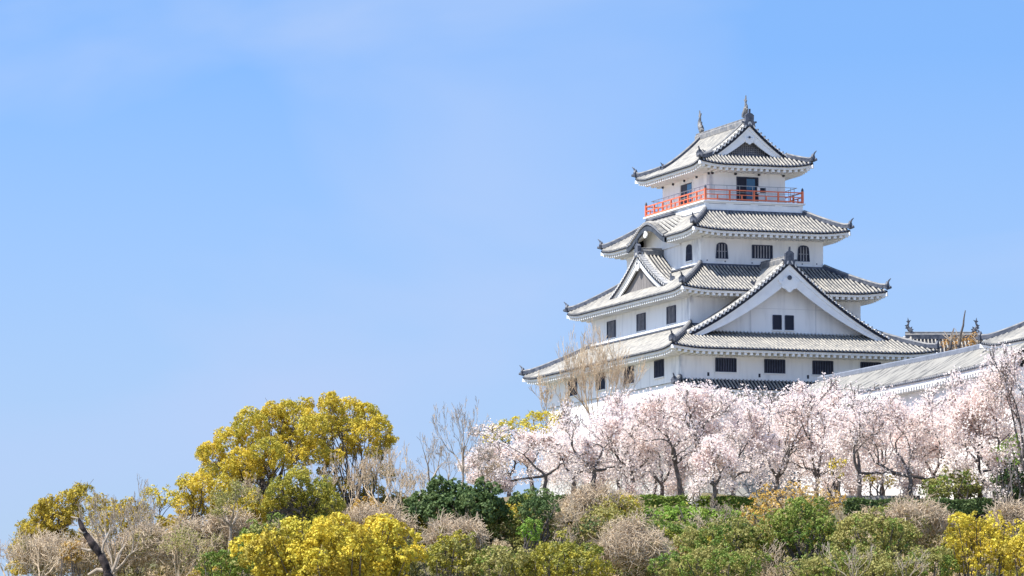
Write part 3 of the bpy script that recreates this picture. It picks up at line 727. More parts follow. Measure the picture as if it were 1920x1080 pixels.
# ------------------------------------------------------------------ plants
rng = np.random.default_rng(11)
def unit(v): return v / np.maximum(np.linalg.norm(v, axis=-1, keepdims=True), 1e-9)
def leaves(P, Nn, size, tint, aspect=1.0, jit=.6, along=None):
    """one four-cornered leaf or petal clump at each point; returns verts (n*4,3), tint (n*4)"""
    n = len(P)
    nn = unit(Nn * (1 - jit) + unit(rng.normal(size=(n, 3))) * jit)
    a = unit(np.cross(nn, rng.normal(size=(n, 3)))) if along is None else unit(along)
    b = unit(np.cross(nn, a)); sz = (size * rng.uniform(.6, 1.35, n))[:, None]
    a = a * sz * aspect * .5; b = b * sz * .5
    k = rng.uniform(.55, 1, (n, 1))
    V = np.stack([P - a, P - b * k + a * .1, P + a, P + b + a * .1], 1).reshape(-1, 3)
    return V, np.repeat(tint, 4)
def quadmesh(name, V, T, m, parent=None, loc=(0, 0, 0)):
    n = len(V) // 4
    me = bpy.data.meshes.new(name); me.vertices.add(len(V)); me.vertices.foreach_set('co', (V - np.array(loc)).astype(np.float32).ravel())
    me.loops.add(n * 4); me.loops.foreach_set('vertex_index', np.arange(n * 4, dtype=np.int32))
    me.polygons.add(n); me.polygons.foreach_set('loop_start', np.arange(0, n * 4, 4, dtype=np.int32)); me.polygons.foreach_set('loop_total', np.full(n, 4, np.int32))
    if T is not None:
        at = me.attributes.new('tint', 'FLOAT', 'POINT'); at.data.foreach_set('value', T.astype(np.float32))
    me.update()
    for k in (m if isinstance(m, list) else [m]): me.materials.append(M[k])
    o = bpy.data.objects.new(name, me); SC.collection.objects.link(o)
    if parent: o.parent = parent
    return o
def segmesh(A, B, ra, rb, sides=4):
    """many tapering twigs at once -> quads"""
    A = np.asarray(A); B = np.asarray(B); ra = np.asarray(ra)[:, None]; rb = np.asarray(rb)[:, None]
    d = unit(B - A); ref = np.where(np.abs(d[:, 2:3]) < .9, np.array([[0, 0, 1.]]), np.array([[1., 0, 0]]))
    e1 = unit(np.cross(d, ref)); e2 = np.cross(d, e1)
    B = B + d * rb * .6
    Q = []
    for k in range(sides):
        t0, t1 = 2 * math.pi * k / sides, 2 * math.pi * (k + 1) / sides
        c0 = e1 * math.cos(t0) + e2 * math.sin(t0); c1 = e1 * math.cos(t1) + e2 * math.sin(t1)
        Q.append(np.stack([A + c0 * ra, A + c1 * ra, B + c1 * rb, B + c0 * rb], 1))
    return np.concatenate(Q, 0).reshape(-1, 3)

class Skel: 
    def __init__(s): s.A = []; s.B = []; s.ra = []; s.rb = []; s.lv = []
    def arr(s): return np.array(s.A), np.array(s.B), np.array(s.ra), np.array(s.rb), np.array(s.lv)
def grow(R, sk, p, d, L, r, lv, maxlv, spread=.6, up=.15, wig=.18, nch=(2, 4), shrink=.68, rs=.62, nseg=4):
    p = np.array(p, float); d = np.array(d, float); d /= np.linalg.norm(d)
    pts = []
    for i in range(nseg):
        d = d + R.normal(size=3) * wig + np.array([0, 0, up * .3]); d /= np.linalg.norm(d)
        q = p + d * L / nseg; r0 = r * (1 - .38 * i / nseg); r1 = r * (1 - .38 * (i + 1) / nseg)
        sk.A.append(p); sk.B.append(q); sk.ra.append(r0); sk.rb.append(r1); sk.lv.append(lv)
        p = q; pts.append((q, d.copy(), r1))
    if lv >= maxlv: return
    n = R.integers(nch[0], nch[1] + 1)
    for k in range(n):
        i = nseg - 1 if k < 2 else R.integers(1, nseg)
        q, dd, rr = pts[i]
        side = R.normal(size=3); side -= dd * side.dot(dd); side /= np.linalg.norm(side)
        nd = dd + side * spread * R.uniform(.6, 1.35) + np.array([0, 0, up])
        grow(R, sk, q, nd, L * shrink * R.uniform(.75, 1.2), rr * (rs if k else .8) , lv + 1, maxlv, spread, up, wig, nch, shrink, rs, nseg)

def fit(pts, fork, cx, rx, top, ry_depth):
    """scale the crown (everything above the fork) to a given spread and height"""
    k = np.clip((pts[:, 2] - fork[2]) / .6, 0, 1)[:, None] * 1.0
    q = pts - fork
    hi = np.percentile(q[:, 2], 99.5); wx = max(np.percentile(np.abs(q[:, 0]), 98), .1); wy = max(np.percentile(np.abs(q[:, 1]), 98), .1)
    return fork + q * np.array([1, 1, 1]), hi, wx, wy

def sktree(name, label, cat, base, top, height_px=None, rx=3.5, ry=None, H_=6.0, trunk=1.4, r=.16, seed=1, levels=5, limbs=3, spread=.65, up=.1, wig=.18, lean=(0, 0),
           nch=(2, 3), bark='bark', foliage=None, fl_from=3, fl_n=5, fl_r=.22, fl_size=.15, group=None, shrink=.7, rs=.62, sides=5, aspect=1.0, cname='crown', limbdirs=None, flat=1.0, fl_cap=30000, rmin=.014):
    """a tree from a branching skeleton: trunk part and (optionally) a crown part"""
    R = np.random.default_rng(seed); sk = Skel(); b = np.array(base, float)
    ry = ry or rx
    tip = b + np.array([lean[0], lean[1], trunk])
    n = 4; prev = b
    for i in range(n):
        q = b + (tip - b) * (i + 1) / n + (R.normal(size=3) * .05 if i < n - 1 else 0)
        sk.A.append(prev); sk.B.append(q); sk.ra.append(r * (1.35 - .35 * min(1, i / 1.0)) if i == 0 else r * (1 - .06 * i)); sk.rb.append(r * (1 - .06 * (i + 1))); sk.lv.append(0); prev = q
    a0 = R.uniform(0, 6.28)
    for k in range(limbs):
        if limbdirs: dx, dz = limbdirs[k]; d = np.array([dx, R.uniform(-.6, .6), dz])
        else:
            a = a0 + 2 * math.pi * k / limbs + R.uniform(-.4, .4); tl = R.uniform(.5, 1.0)
            d = np.array([math.cos(a) * tl, math.sin(a) * tl, R.uniform(.6, 1.0) + up])
        grow(R, sk, tip, d, H_ * .36 * R.uniform(.8, 1.2), r * .66, 1, levels, spread, up, wig, nch, shrink, rs)
    A, B, ra, rb, lv = sk.arr()
    ab = lv > 0
    q = B[ab] - tip
    hi = np.percentile(q[:, 2], 99.7); wx = np.percentile(np.abs(q[:, 0]), 98.5); wy = np.percentile(np.abs(q[:, 1]), 98.5)
    S = np.array([rx / wx, ry / wy, (H_ - trunk) / hi])
    for arr in (A, B): arr[ab] = tip + (arr[ab] - tip) * S
    root = empty(name, tuple(base), 0, label=label, cat=cat, group=group)
    o = quadmesh('trunk', segmesh(A, B, np.maximum(ra, rmin), np.maximum(rb, rmin * .8), sides), None, bark, root, base)
    if foliage:
        m = (lv >= fl_from)
        FA, FB = A[m], B[m]
        if len(FA) * fl_n > fl_cap: fl_n = max(1, fl_cap // len(FA))
        P = np.repeat(FA, fl_n, 0); Q = np.repeat(FB, fl_n, 0); t = R.uniform(0, 1.1, (len(P), 1))
        P = P + (Q - P) * t + R.normal(size=P.shape) * fl_r * np.array([1, 1, flat])
        seg_t = np.repeat(R.uniform(0, 1, len(FA)), fl_n)
        c = tip + np.array([0, 0, (H_ - trunk) * .4])
        if cname == 'blossom':
            P = P[::2] if len(P) > 9000 else P; seg_t = seg_t[:len(P)]; n2 = int(len(P) * .5); ph = R.uniform(0, 6.28, 4)
            d_ = unit(R.normal(size=(n2 * 2, 3)) + np.array([0, 0, .25])); rr_ = R.uniform(.15, 1, (n2 * 2, 1)) ** .45
            hh = (H_ - trunk); G = tip + np.array([0, 0, hh * .30]) + d_ * rr_ * np.array([rx * 1.12, ry * 1.05, hh * .66])
            nz_ = np.sin(G[:, 0] * 1.9 + ph[0]) * np.sin(G[:, 2] * 2.6 + ph[1]) + .6 * np.sin(G[:, 0] * 4.3 + G[:, 2] * 3.1 + ph[2]) * np.sin(G[:, 1] * 2.4 + ph[3]) + R.normal(size=len(G)) * .28
            G = G[(nz_ > .22) & (G[:, 2] > tip[2] - .15 * hh)][:n2]
            P = np.concatenate([P, G]); P = P[~((P[:, 1] < tip[1] - .25 * ry) & (R.uniform(size=len(P)) < .70))]; seg_t = R.uniform(0, 1, len(P)); _x = 0
        V, T = leaves(P, unit(P - c), np.full(len(P), fl_size), np.clip(seg_t * .6 + R.uniform(0, .5, len(P)), 0, 1), aspect, .7)
        quadmesh(cname, V, T, foliage, root, base)
    return root

def lobes_points(R, lobes, sp):
    """points and outward normals spread over the visible skins of overlapping lobes"""
    C = np.array([l[:3] for l in lobes]); S = np.array([l[3:] for l in lobes]); PP = []; NN = []; LL = []
    for i in range(len(lobes)):
        area = 4 * math.pi * (S[i].mean() ** 2); n = max(8, int(area / sp ** 2))
        d = unit(R.normal(size=(n, 3))); d = d[d[:, 2] > -.55]
        P = C[i] + d * S[i] * R.uniform(.82, 1.06, (len(d), 1))
        q = (P[:, None, :] - C[None]) / S[None]; ins = (np.sum(q * q, -1) < .62); ins[:, i] = False
        k = ~ins.any(1); PP.append(P[k]); NN.append(unit(d[k] / S[i])); LL.append(np.full(k.sum(), i))
    return np.concatenate(PP), np.concatenate(NN), np.concatenate(LL)
def tufts(R, P, Nn, r, n, size, m1=.0, tintlobe=None, aspect=1.0, droop=0.0, cap=60000):
    if len(P) * n > cap: n = max(2, cap // len(P))
    k = len(P); t = R.uniform(0, 1, k) if tintlobe is None else np.clip(R.uniform(0, .75, k) + tintlobe * .4, 0, 1)
    d = unit(R.normal(size=(k, n, 3)) + Nn[:, None] * 1.1)
    rr = r * R.uniform(.6, 1.25, (k, 1, 1))
    Q = (P[:, None] + d * rr * R.uniform(.55, 1.0, (k, n, 1))).reshape(-1, 3)
    D = d.reshape(-1, 3)
    return leaves(Q, D, np.full(len(Q), size), np.clip(np.repeat(t, n) + R.uniform(-.15, .15, len(Q)), 0, 1), aspect, .45)

def dome_lobes(R, c, rx, ry, rz, n, k=.36, low=-.25):
    """n lobes set over a dome"""
    L = [(c[0], c[1], c[2], rx * .72, ry * .72, rz * .72)]; i = 0
    g = 2.39996
    for i in range(n):
        z = low + (1 - low) * ((i + .5) / n); a = g * i + R.uniform(-.3, .3); h = math.sqrt(max(0, 1 - z * z))
        s = R.uniform(.55, 1.45) * k * min(rx, ry, rz * 1.3)
        f = R.uniform(.55, 1.0)
        L.append((c[0] + math.cos(a) * h * (rx - s) * f / .82, c[1] + math.sin(a) * h * (ry - s) * f / .82, c[2] + z * (rz - s * .8) * f / .82, s, s, s * .85))
    for i in range(n // 3):
        a = R.uniform(0, 6.28); z = R.uniform(.1, 1); h = math.sqrt(1 - z * z); s = R.uniform(.12, .22) * min(rx, rz * 1.3); f = R.uniform(1.0, 1.18)
        L.append((c[0] + math.cos(a) * h * rx * f, c[1] + math.sin(a) * h * ry * f, c[2] + z * rz * f, s, s, s))
    return L
MIX = {'yellow': 'duskgold', 'green': 'olive', 'olive': 'green', 'mossy': 'olive', 'darkgreen': 'darkgreen', 'bright': 'green', 'orange': 'straw', 'gold': 'olive', 'rust': 'straw'}
def bush(name, label, cat, mt, cx, cy, rxp, ryp, d, group=None, seed=1, nl=26, k=.34, sp=.32, tr=.25, tn=13, ls=.135, depth=.8, stems=True, aspect=1.0, aux=None, fol='foliage', bark='bark', cap=90000, low=-.75):
    """rounded shrub or crown centred on photo position (cx,cy) at distance d"""
    R = np.random.default_rng(seed); c = pix(cx, cy, d); s = d / F
    rx, rz = rxp * s, ryp * s; ry = rx * depth
    gz = float(H(c.x, c.y)); base = (c.x, c.y, min(gz, c.z - rz * .6))
    root = empty(name, base, 0, label=label, cat=cat, group=group)
    lb = dome_lobes(R, c, rx, ry, rz, nl, k, low)
    P, Nn, L = lobes_points(R, lb, sp); tl = R.uniform(-1, 1, len(lb))[L]
    V, T = tufts(R, P, Nn, tr, tn, ls, tintlobe=tl, aspect=aspect, cap=cap)
    o = quadmesh(fol, V, T, [mt, MIX.get(mt, mt)], root, base)
    lm = (R.uniform(size=len(lb)) < .22)[L]; lm = lm ^ (R.uniform(size=len(L)) < .10); nq = len(V) // 4; per = max(1, nq // max(1, len(L)))
    o.data.polygons.foreach_set('material_index', np.repeat(lm, per)[:nq].astype(np.int32))
    if stems:
        A = []; B = []; ra = []; rb = []
        for q in lb[1::2]:
            a = np.array(base) + R.normal(size=3) * np.array([.2, .2, 0]); m_ = (a + np.array(q[:3])) / 2 + R.normal(size=3) * .3
            A += [a, m_]; B += [m_, np.array(q[:3])]; ra += [.09, .06]; rb += [.06, .03]
        quadmesh('stems', segmesh(A, B, ra, rb, 5), None, bark, root, base)
    return root
def tangle(name, label, cat, cx, cy, rxp, ryp, d, group=None, seed=1, n=2600, mt='straw', bark='barktan', L=1.3):
    """mound of bare curling stems over dry litter"""
    R = np.random.default_rng(seed); c = pix(cx, cy, d); s = d / F; rx, rz = rxp * s, ryp * s; ry = rx * .8
    base = (c.x, c.y, min(float(H(c.x, c.y)), c.z - rz * .5))
    root = empty(name, base, 0, label=label, cat=cat, group=group)
    lb = dome_lobes(R, c, rx, ry, rz, 10, .4)
    P, Nn, _ = lobes_points(R, lb, .26)
    V, T = leaves(np.repeat(P, 5, 0) + R.normal(size=(len(P) * 5, 3)) * .12 - np.repeat(Nn, 5, 0) * .12, np.repeat(Nn, 5, 0), np.full(len(P) * 5, .07), R.uniform(0, 1, len(P) * 5), 5.0, .5)
    o = quadmesh('dry_stems', V, T, [mt, 'olive'], root, base); lm = (R.uniform(size=len(lb)) < .35)[_]
    o.data.polygons.foreach_set('material_index', np.repeat(lm, 5).astype(np.int32))
    i = R.integers(0, len(P), n); p = P[i]; nn = Nn[i]
    dr = unit(np.cross(nn, R.normal(size=(n, 3))) + np.array([0, 0, .3])); A = []; B = []
    for k in range(5):
        q = p + dr * L / 5 * R.uniform(.6, 1.3, (n, 1)); A.append(p); B.append(q); p = q
        dr = unit(dr + R.normal(size=(n, 3)) * .35 - nn * .18 + (nn * .3 if k < 1 else 0))
    A = np.concatenate(A); B = np.concatenate(B)
    quadmesh('twigs', segmesh(A, B, np.full(len(A), .017), np.full(len(A), .014), 3), None, bark, root, base)
    return root

def lobetree(name, label, cat, mt, base_px, d, lobes, group=None, seed=1, dep=1.6, sp=.30, tr=.26, tn=20, ls=.11, bark='bark', cap=180000, fork=.35, extra=1, br=.13, multi=0):
    """tree with separate leafy pads carried on long limbs"""
    R = np.random.default_rng(seed); s = d / F
    b = pix(base_px[0], base_px[1], d); base = (b.x, b.y, b.z)
    root = empty(name, base, 0, label=label, cat=cat, group=group)
    L = []
    for (u, v, r) in lobes:
        for e in range(1 + extra):
            dd = d + R.uniform(-dep, dep) * (1 if e == 0 else 1.5)
            c = pix(u + (R.uniform(-6, 6) if e else 0), v + (R.uniform(2, 10) if e else 0), dd); rr = r * s * R.uniform(.9, 1.08) * (1 if e == 0 else .85)
            L.append((c.x, c.y, c.z, rr, rr, rr * .85))
            for q in range(3):      # smaller heads breaking up the outline
                dv = unit(R.normal(size=3) + np.array([0, -.2, .5])); k = rr * R.uniform(.35, .5)
                L.append((c.x + dv[0] * rr * .8, c.y + dv[1] * rr * .8, c.z + dv[2] * rr * .75, k, k, k * .9))
    P, Nn, LL = lobes_points(R, L, sp); tl = R.uniform(-1, 1, len(L))[LL]
    V, T = tufts(R, P, Nn, tr, tn, ls, tintlobe=tl, cap=cap)
    quadmesh('crown', V, T, mt, root, base)
    A = []; B = []; ra = []; rb = []
    cen = np.array([[l[0], l[1], l[2]] for l in L[::4]]); top = cen.mean(0); b0 = np.array(base)
    hub = b0 + (top - b0) * fork
    if not multi: A.append(b0); B.append(hub); ra.append(br * 1.6); rb.append(br * 1.1)
    for c in cen:
        st = b0 + (hub - b0) * R.uniform(.45, 1)
        if multi: st = b0 + np.array([R.uniform(-1, 1) * multi + (c[0] - b0[0]) * .25, R.uniform(-1, 1), 0])
        prev = st; rad = br * R.uniform(.55, .95); n = 6
        for i in range(n):
            t = (i + 1) / n; q = st + (c - st) * np.array([t ** 1.5, t ** 1.5, t ** .85]) + R.normal(size=3) * .12 * (i < n - 1)
            r1 = rad * (1 - .75 * t); A.append(prev); B.append(q); ra.append(rad * (1 - .75 * (t - 1 / n))); rb.append(r1); prev = q
            if i > 2:
                for w in range(2):
                    e = q + unit(R.normal(size=3) + np.array([0, 0, .6])) * R.uniform(.5, 1.1); A.append(q); B.append(e); ra.append(r1 * .6); rb.append(.012)
    quadmesh('trunk', segmesh(A, B, ra, rb, 6), None, bark, root, base)
    return root

# golden evergreens on the left of the hill
GG = 'golden-leaved trees on the left slope'
lobetree('golden_tree', 'large golden-green tree with a broad domed crown on many slender dark stems', 'tree', 'gold', (490, 950), 385,
         [(400, 852, 26), (432, 826, 30), (472, 802, 32), (512, 790, 30), (552, 790, 30), (585, 800, 28), (450, 865, 26), (497, 842, 34), (548, 835, 34), (588, 845, 26), (478, 880, 20), (390, 880, 17), (379, 850, 11), (540, 768, 18), (510, 768, 14), (572, 762, 15), (528, 866, 20), (500, 885, 14), (560, 862, 18), (425, 885, 20), (452, 890, 16)], GG, 21, 2.4, br=.10, multi=.9)
lobetree('golden_tree', 'tallest golden tree, its lobed crown right of the broad domed one', 'tree', 'gold', (662, 950), 387,
         [(620, 762, 22), (655, 770, 26), (688, 778, 24), (712, 800, 20), (733, 822, 11), (612, 798, 24), (648, 808, 28), (685, 815, 26), (716, 838, 15), (602, 832, 20), (660, 842, 18), (620, 748, 10), (630, 855, 16), (700, 850, 14), (600, 860, 14)], GG, 22, 2.2, br=.09, multi=1.1)
lobetree('golden_tree', 'bright golden tree at the left foot of the broad domed crown', 'tree', 'gold', (385, 1010), 377,
         [(352, 907, 17), (378, 905, 20), (345, 945, 21), (378, 945, 26), (352, 978, 22), (415, 915, 22), (410, 960, 22), (335, 1002, 17)], GG, 23, 1.5, br=.1, multi=.6)
lobetree('small_tree', 'small yellow-green tree with see-through foliage left of the golden slope trees', 'tree', 'yellow', (305, 1000), 380,
         [(283, 930, 15), (308, 923, 15), (328, 938, 14), (266, 946, 10), (300, 945, 12)], None, 24, 1, sp=.5, extra=0, br=.06)
lobetree('golden_tree', 'golden-green tree at the far left whose crown steps down to the frame edge', 'tree', 'duskgold', (95, 1085), 372,
         [(145, 925, 15), (125, 940, 19), (96, 950, 19), (74, 962, 17), (110, 972, 22), (60, 988, 17), (45, 1012, 17), (85, 1000, 24), (36, 1034, 16), (138, 962, 18), (160, 918, 9), (30, 1068, 14), (120, 1010, 22), (65, 1040, 22), (75, 945, 7), (42, 990, 8)], GG, 25, 1.8)
lobetree('leaning_pine', 'dark layered tree with yellow-tipped pads and a leaning trunk below the golden crowns', 'tree', 'mossy', (575, 995), 371,
         [(560, 897, 22), (522, 915, 20), (600, 915, 24), (545, 935, 26), (582, 948, 30), (622, 946, 21), (512, 945, 17), (600, 978, 23), (560, 980, 21), (635, 968, 14)], None, 26, 1.6, br=.2)
lobetree('yellow_tree', 'golden tree with flat pads behind the leftmost cherry blossom', 'tree', 'yellow', (1000, 930), 404,
         [(925, 812, 14), (948, 805, 15), (972, 797, 15), (1000, 788, 16), (1028, 790, 15), (1050, 798, 14), (940, 825, 13), (985, 815, 16), (1015, 812, 14), (912, 822, 9), (1040, 782, 9)], None, 27, 1.2, extra=0, sp=.42)

lobetree('small_tree', 'dull yellow-green tree filling the gap behind the fan-shaped bare one', 'tree', 'duskgold', (225, 1075), 377,
         [(180, 945, 18), (205, 960, 20), (238, 955, 18), (262, 972, 18), (215, 990, 24), (255, 1000, 22), (180, 985, 22), (290, 985, 18), (320, 985, 18), (165, 1015, 22), (290, 1015, 22)], None, 28, 1.5, sp=.36, multi=1.2, br=.06)
lobetree('small_tree', 'olive gold undergrowth tree around the stems of the broad domed crown', 'tree', 'duskgold', (500, 990), 388,
         [(450, 915, 24), (480, 903, 20), (470, 935, 26), (425, 945, 24), (615, 880, 18), (640, 915, 20), (668, 935, 24), (700, 925, 20), (650, 955, 24), (738, 945, 20), (685, 895, 15), (725, 885, 13)], None, 29, 1.2, sp=.4, multi=2.5, br=.06)
# bare trees
sktree('bare_tree', 'tall fine-twigged grey bare tree left of the blossoms against the sky', 'tree', tuple(pix(868, 925, 390)), 0, rx=2.2, H_=6.9, trunk=1.4, r=.10, seed=31, levels=6, limbs=4, spread=.58, up=.16, nch=(2, 3), bark='barkpale', rmin=.010, limbdirs=[(-.35, 1), (.1, 1.2), (.4, 1), (-.1, 1)])
sktree('bare_tree', 'forked pale bare tree with few thick branches between golden trees and dark bush', 'tree', tuple(pix(806, 940, 384)), 0, rx=1.5, H_=4.9, trunk=1.0, r=.13, seed=35, levels=4, limbs=2, spread=.55, up=.2, nch=(2, 2), bark='barkpale', limbdirs=[(-.6, .9), (.5, 1)])
sktree('bare_tree', 'tan twiggy tree with thin haze of branches right of the tallest golden crown', 'tree', tuple(pix(712, 985, 380)), 0, rx=2.0, H_=5.4, trunk=1.2, r=.09, seed=33, levels=6, limbs=4, spread=.42, up=.28, nch=(2, 3), bark='barkgold', )
sktree('bare_tree', 'slighter tan twiggy tree beside the dark green bush', 'tree', tuple(pix(757, 985, 382)), 0, rx=1.5, H_=4.6, trunk=1.0, r=.08, seed=34, levels=6, limbs=3, spread=.42, up=.28, nch=(2, 3), bark='barkgold', )
sktree('bare_tree', 'olive-leaved thin tree in front of the bright golden one', 'tree', tuple(pix(432, 1035, 370)), 0, rx=1.9, H_=5.0, trunk=1.8, r=.13, seed=36, levels=5, limbs=4, spread=.5, up=.2, nch=(2, 3), bark='barkpale', foliage='olive', fl_from=4, fl_n=3, fl_r=.16, fl_size=.11)
fan = sktree('bare_tree', 'wide fan-shaped bare tree with pale bark at the lower left', 'tree', tuple(pix(214, 1092, 364)), 0, rx=2.9, H_=6.2, trunk=.7, r=.16, seed=37, levels=6, limbs=5, spread=.45, up=.18, nch=(2, 3), bark='barkpale', )
sktree('bare_tree', 'low tan bare tree in the bottom left corner', 'tree', tuple(pix(75, 1110, 363)), 0, rx=2.3, H_=4.6, trunk=.8, r=.1, seed=38, levels=6, limbs=4, spread=.5, up=.15, nch=(2, 3), bark='barkgold', )
sktree('bare_tree', 'tan bare tree right of the wide pale fan-shaped one', 'tree', tuple(pix(335, 1115, 362)), 0, rx=2.7, H_=4.7, trunk=.8, r=.1, seed=39, levels=6, limbs=5, spread=.5, up=.15, nch=(2, 3), bark='barkgold', foliage='olive', fl_from=6, fl_n=1, fl_r=.14, fl_size=.1)
sktree('bare_tree', 'bushy pale gold bare tree with upright twigs before the keep', 'tree', tuple(pix(1118, 905, 418)), 0, rx=3.5, H_=12.3, trunk=4.3, r=.085, seed=40, levels=5, limbs=12, spread=.46, up=.28, nch=(3, 4), bark='barkgold', ry=3.0, wig=.12, rmin=.010)
sktree('bare_tree', 'thin bare sapling beneath the leftmost eave of the keep', 'tree', tuple(pix(1040, 905, 416)), 0, rx=1.9, H_=8.6, trunk=3.6, r=.08, seed=41, levels=5, limbs=5, spread=.35, up=.35, nch=(2, 4), bark='barkgold')
for i, (u, v, rx_, hh, lab) in enumerate([(655, 992, 1.7, 5.4, 'tan twiggy tree under the left half of the tallest golden crown'), (600, 985, 1.5, 4.6, 'thin tan tree between the two large golden crowns'), (735, 990, 1.6, 5.9, 'taller tan twiggy tree touching the right edge of the tallest golden crown'), (785, 985, 1.4, 4.0, 'low tan twiggy tree just left of the dark green bush'),
        (470, 1000, 1.5, 4.2, 'thin tan tree before the stems of the broad domed crown'), (245, 1060, 1.8, 6.2, 'fine grey-topped bare tree rising behind the fan-shaped one'), (920, 945, 1.3, 3.6, 'small bare tree behind the large dark green bush'), (836, 945, 1.9, 4.9, 'fine haze-like bare tree just left of the tall grey bare one'), (908, 940, 1.6, 4.6, 'slender twiggy tree between tall grey bare tree and blossoms'), (15, 1130, 1.4, 4.8, 'faint grey bare tree cut by the left frame edge')]):
    sktree('bare_tree', lab, 'tree', tuple(pix(u, v, 391 if 830 < u < 930 else 379 - (i % 3) * 2)), 0, rx=rx_, H_=hh, trunk=1.0, r=.075, seed=140 + i, levels=6, limbs=5, spread=.58, up=.16, nch=(2, 3), bark='barkgold' if i not in (5, 7, 8) else 'barkpale', rmin=.010)
# dead snag
p0 = pix(205, 1098, 361); root = empty('dead_tree', tuple(p0), 0, label='dark broken dead trunk leaning left in front of the fan-shaped bare tree', cat='dead tree')
b = MB(); rr_ = random.Random(3); ctl = ((207, 1098), (200, 1066), (188, 1040), (172, 1018), (160, 1000), (152, 985), (146, 968)); rad = [.36, .29, .25, .27, .19, .17, .09]
pp = []; rd = []
for i in range(6):
    for k in range(4):
        t = k / 4; pp.append(pix(ctl[i][0] * (1 - t) + ctl[i + 1][0] * t + rr_.uniform(-.7, .7), ctl[i][1] * (1 - t) + ctl[i + 1][1] * t, 361 + rr_.uniform(-.08, .08))); rd.append((rad[i] * (1 - t) + rad[i + 1] * t) * (1 + .06 * math.sin(len(rd) * 1.3)))
b.tube(pp, rd, 9)
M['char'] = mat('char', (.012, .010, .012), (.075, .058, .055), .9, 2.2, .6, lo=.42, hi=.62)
tr_ = b.build('trunk', ['char'], root, tuple(-p0), smooth=True)
for pts, rr in (([(152, 985), (145, 972), (133, 969)], .1), ([(160, 1000), (150, 996), (146, 992)], .14), ([(180, 1030), (165, 1032), (152, 1028)], .12), ([(190, 1042), (194, 1020), (204, 1000), (207, 992)], .11), ([(200, 1070), (182, 1068), (165, 1078)], .16), ([(205, 1080), (215, 1062), (222, 1040), (235, 1022)], .14)):
    b = MB(); b.tube([pix(u, v, 361) for u, v in pts], [rr, rr * .8] + [rr * .5] * (len(pts) - 2), 7)
    b.build('branch', ['barkpale'], root, tuple(-p0))

# cherry trees in blossom
CG = 'blossoming cherry trees along the terrace'
CH = [ # base u, v, distance, top v, half spread px, trunk px, limbs, label, lean
 (1023, 932, 392, 795, 108, 40, 3, 'leftmost cherry tree, its long low blossoming limb reaching left'),
 (955, 934, 399, 822, 66, 40, 4, 'low pale cherry behind the long blossoming limb at the left end'),
 (1075, 932, 402, 782, 60, 40, 4, 'cherry seen in the gap between the two leftmost dark trunks'),
 (1113, 930, 390, 752, 78, 48, 3, 'second cherry from the left, one dark limb rising steeply to the right'),
 (1186, 932, 392, 732, 62, 46, 3, 'third cherry from the left with a short straight grey trunk'),
 (1240, 932, 397, 738, 58, 24, 4, 'low cherry with several thin stems left of the two tallest trunks'),
 (1279, 932, 389, 716, 74, 62, 3, 'cherry with a long left-curving trunk under the front corner of the keep'),
 (1303, 934, 388, 716, 78, 106, 3, 'cherry with the tallest straight trunk and an open forked crown'),
 (1340, 956, 383, 818, 36, 44, 3, 'slim reddish cherry growing in the gap of the clipped hedge'),
 (1376, 936, 387, 752, 66, 40, 3, 'cherry with a thick low-forking trunk left of the orange shrubs'),
 (1450, 945, 396, 722, 78, 50, 4, 'cherry behind the orange shrubs below the second front window'),
 (1532, 945, 397, 699, 80, 50, 4, 'cherry rising to the foot of the long sloping ridge'),
 (1612, 940, 385, 722, 92, 52, 3, 'cherry with a pale straight trunk left of the stoutest one'),
 (1707, 940, 385, 735, 112, 46, 4, 'wide cherry with the stoutest trunk and level limbs both ways'),
 (1800, 942, 387, 722, 84, 50, 4, 'cherry behind the round olive bush on the right'),
 (1868, 946, 383, 690, 74, 50, 4, 'tall cherry under the turret eave near the right edge'),
 (1925, 946, 381, 642, 84, 50, 4, 'cherry at the right edge, cut by the frame')]
for i, (u, v, d, tv, rp, tp, lm, lab) in enumerate(CH):
    s = d / F
    dirs = {0: [(-1.3, .35), (.5, .8), (0, 1)], 3: [(.45, 1.1), (-.8, .6), (.9, .4)], 6: [(-.4, 1.1), (.2, 1.0), (.8, .6)], 7: [(-.5, .8), (.7, .8), (.05, 1)], 9: [(.8, .8), (-.3, 1), (.3, 1)], 12: [(-.8, .8), (.9, .35), (.1, 1)], 13: [(-.9, .4), (1.1, .35), (.2, 1), (-.3, 1)]}.get(i)
    sktree('cherry_tree', lab, 'cherry tree', tuple(pix(u, v, d)), 0, rx=rp * s * 1.3, ry=min(rp * s, 3.6), H_=(v - tv) * s * .98, trunk=tp * s, r=.20 if tp > 40 else .16, rmin=.022, seed=50 + i, levels=6, limbs=lm, spread=.62, up=.08,
           wig=.22, nch=(2, 3), bark='bark', foliage='blossom', fl_from=4, fl_n=8, fl_r=.2, fl_size=.16, cname='blossom', group=CG, limbdirs=dirs,
           lean={6: (-.5, 0), 7: (.2, 0), 10: (.3, 0)}.get(i, (0, 0)), fl_cap=17000 if i not in (6, 7, 9) else 9000)
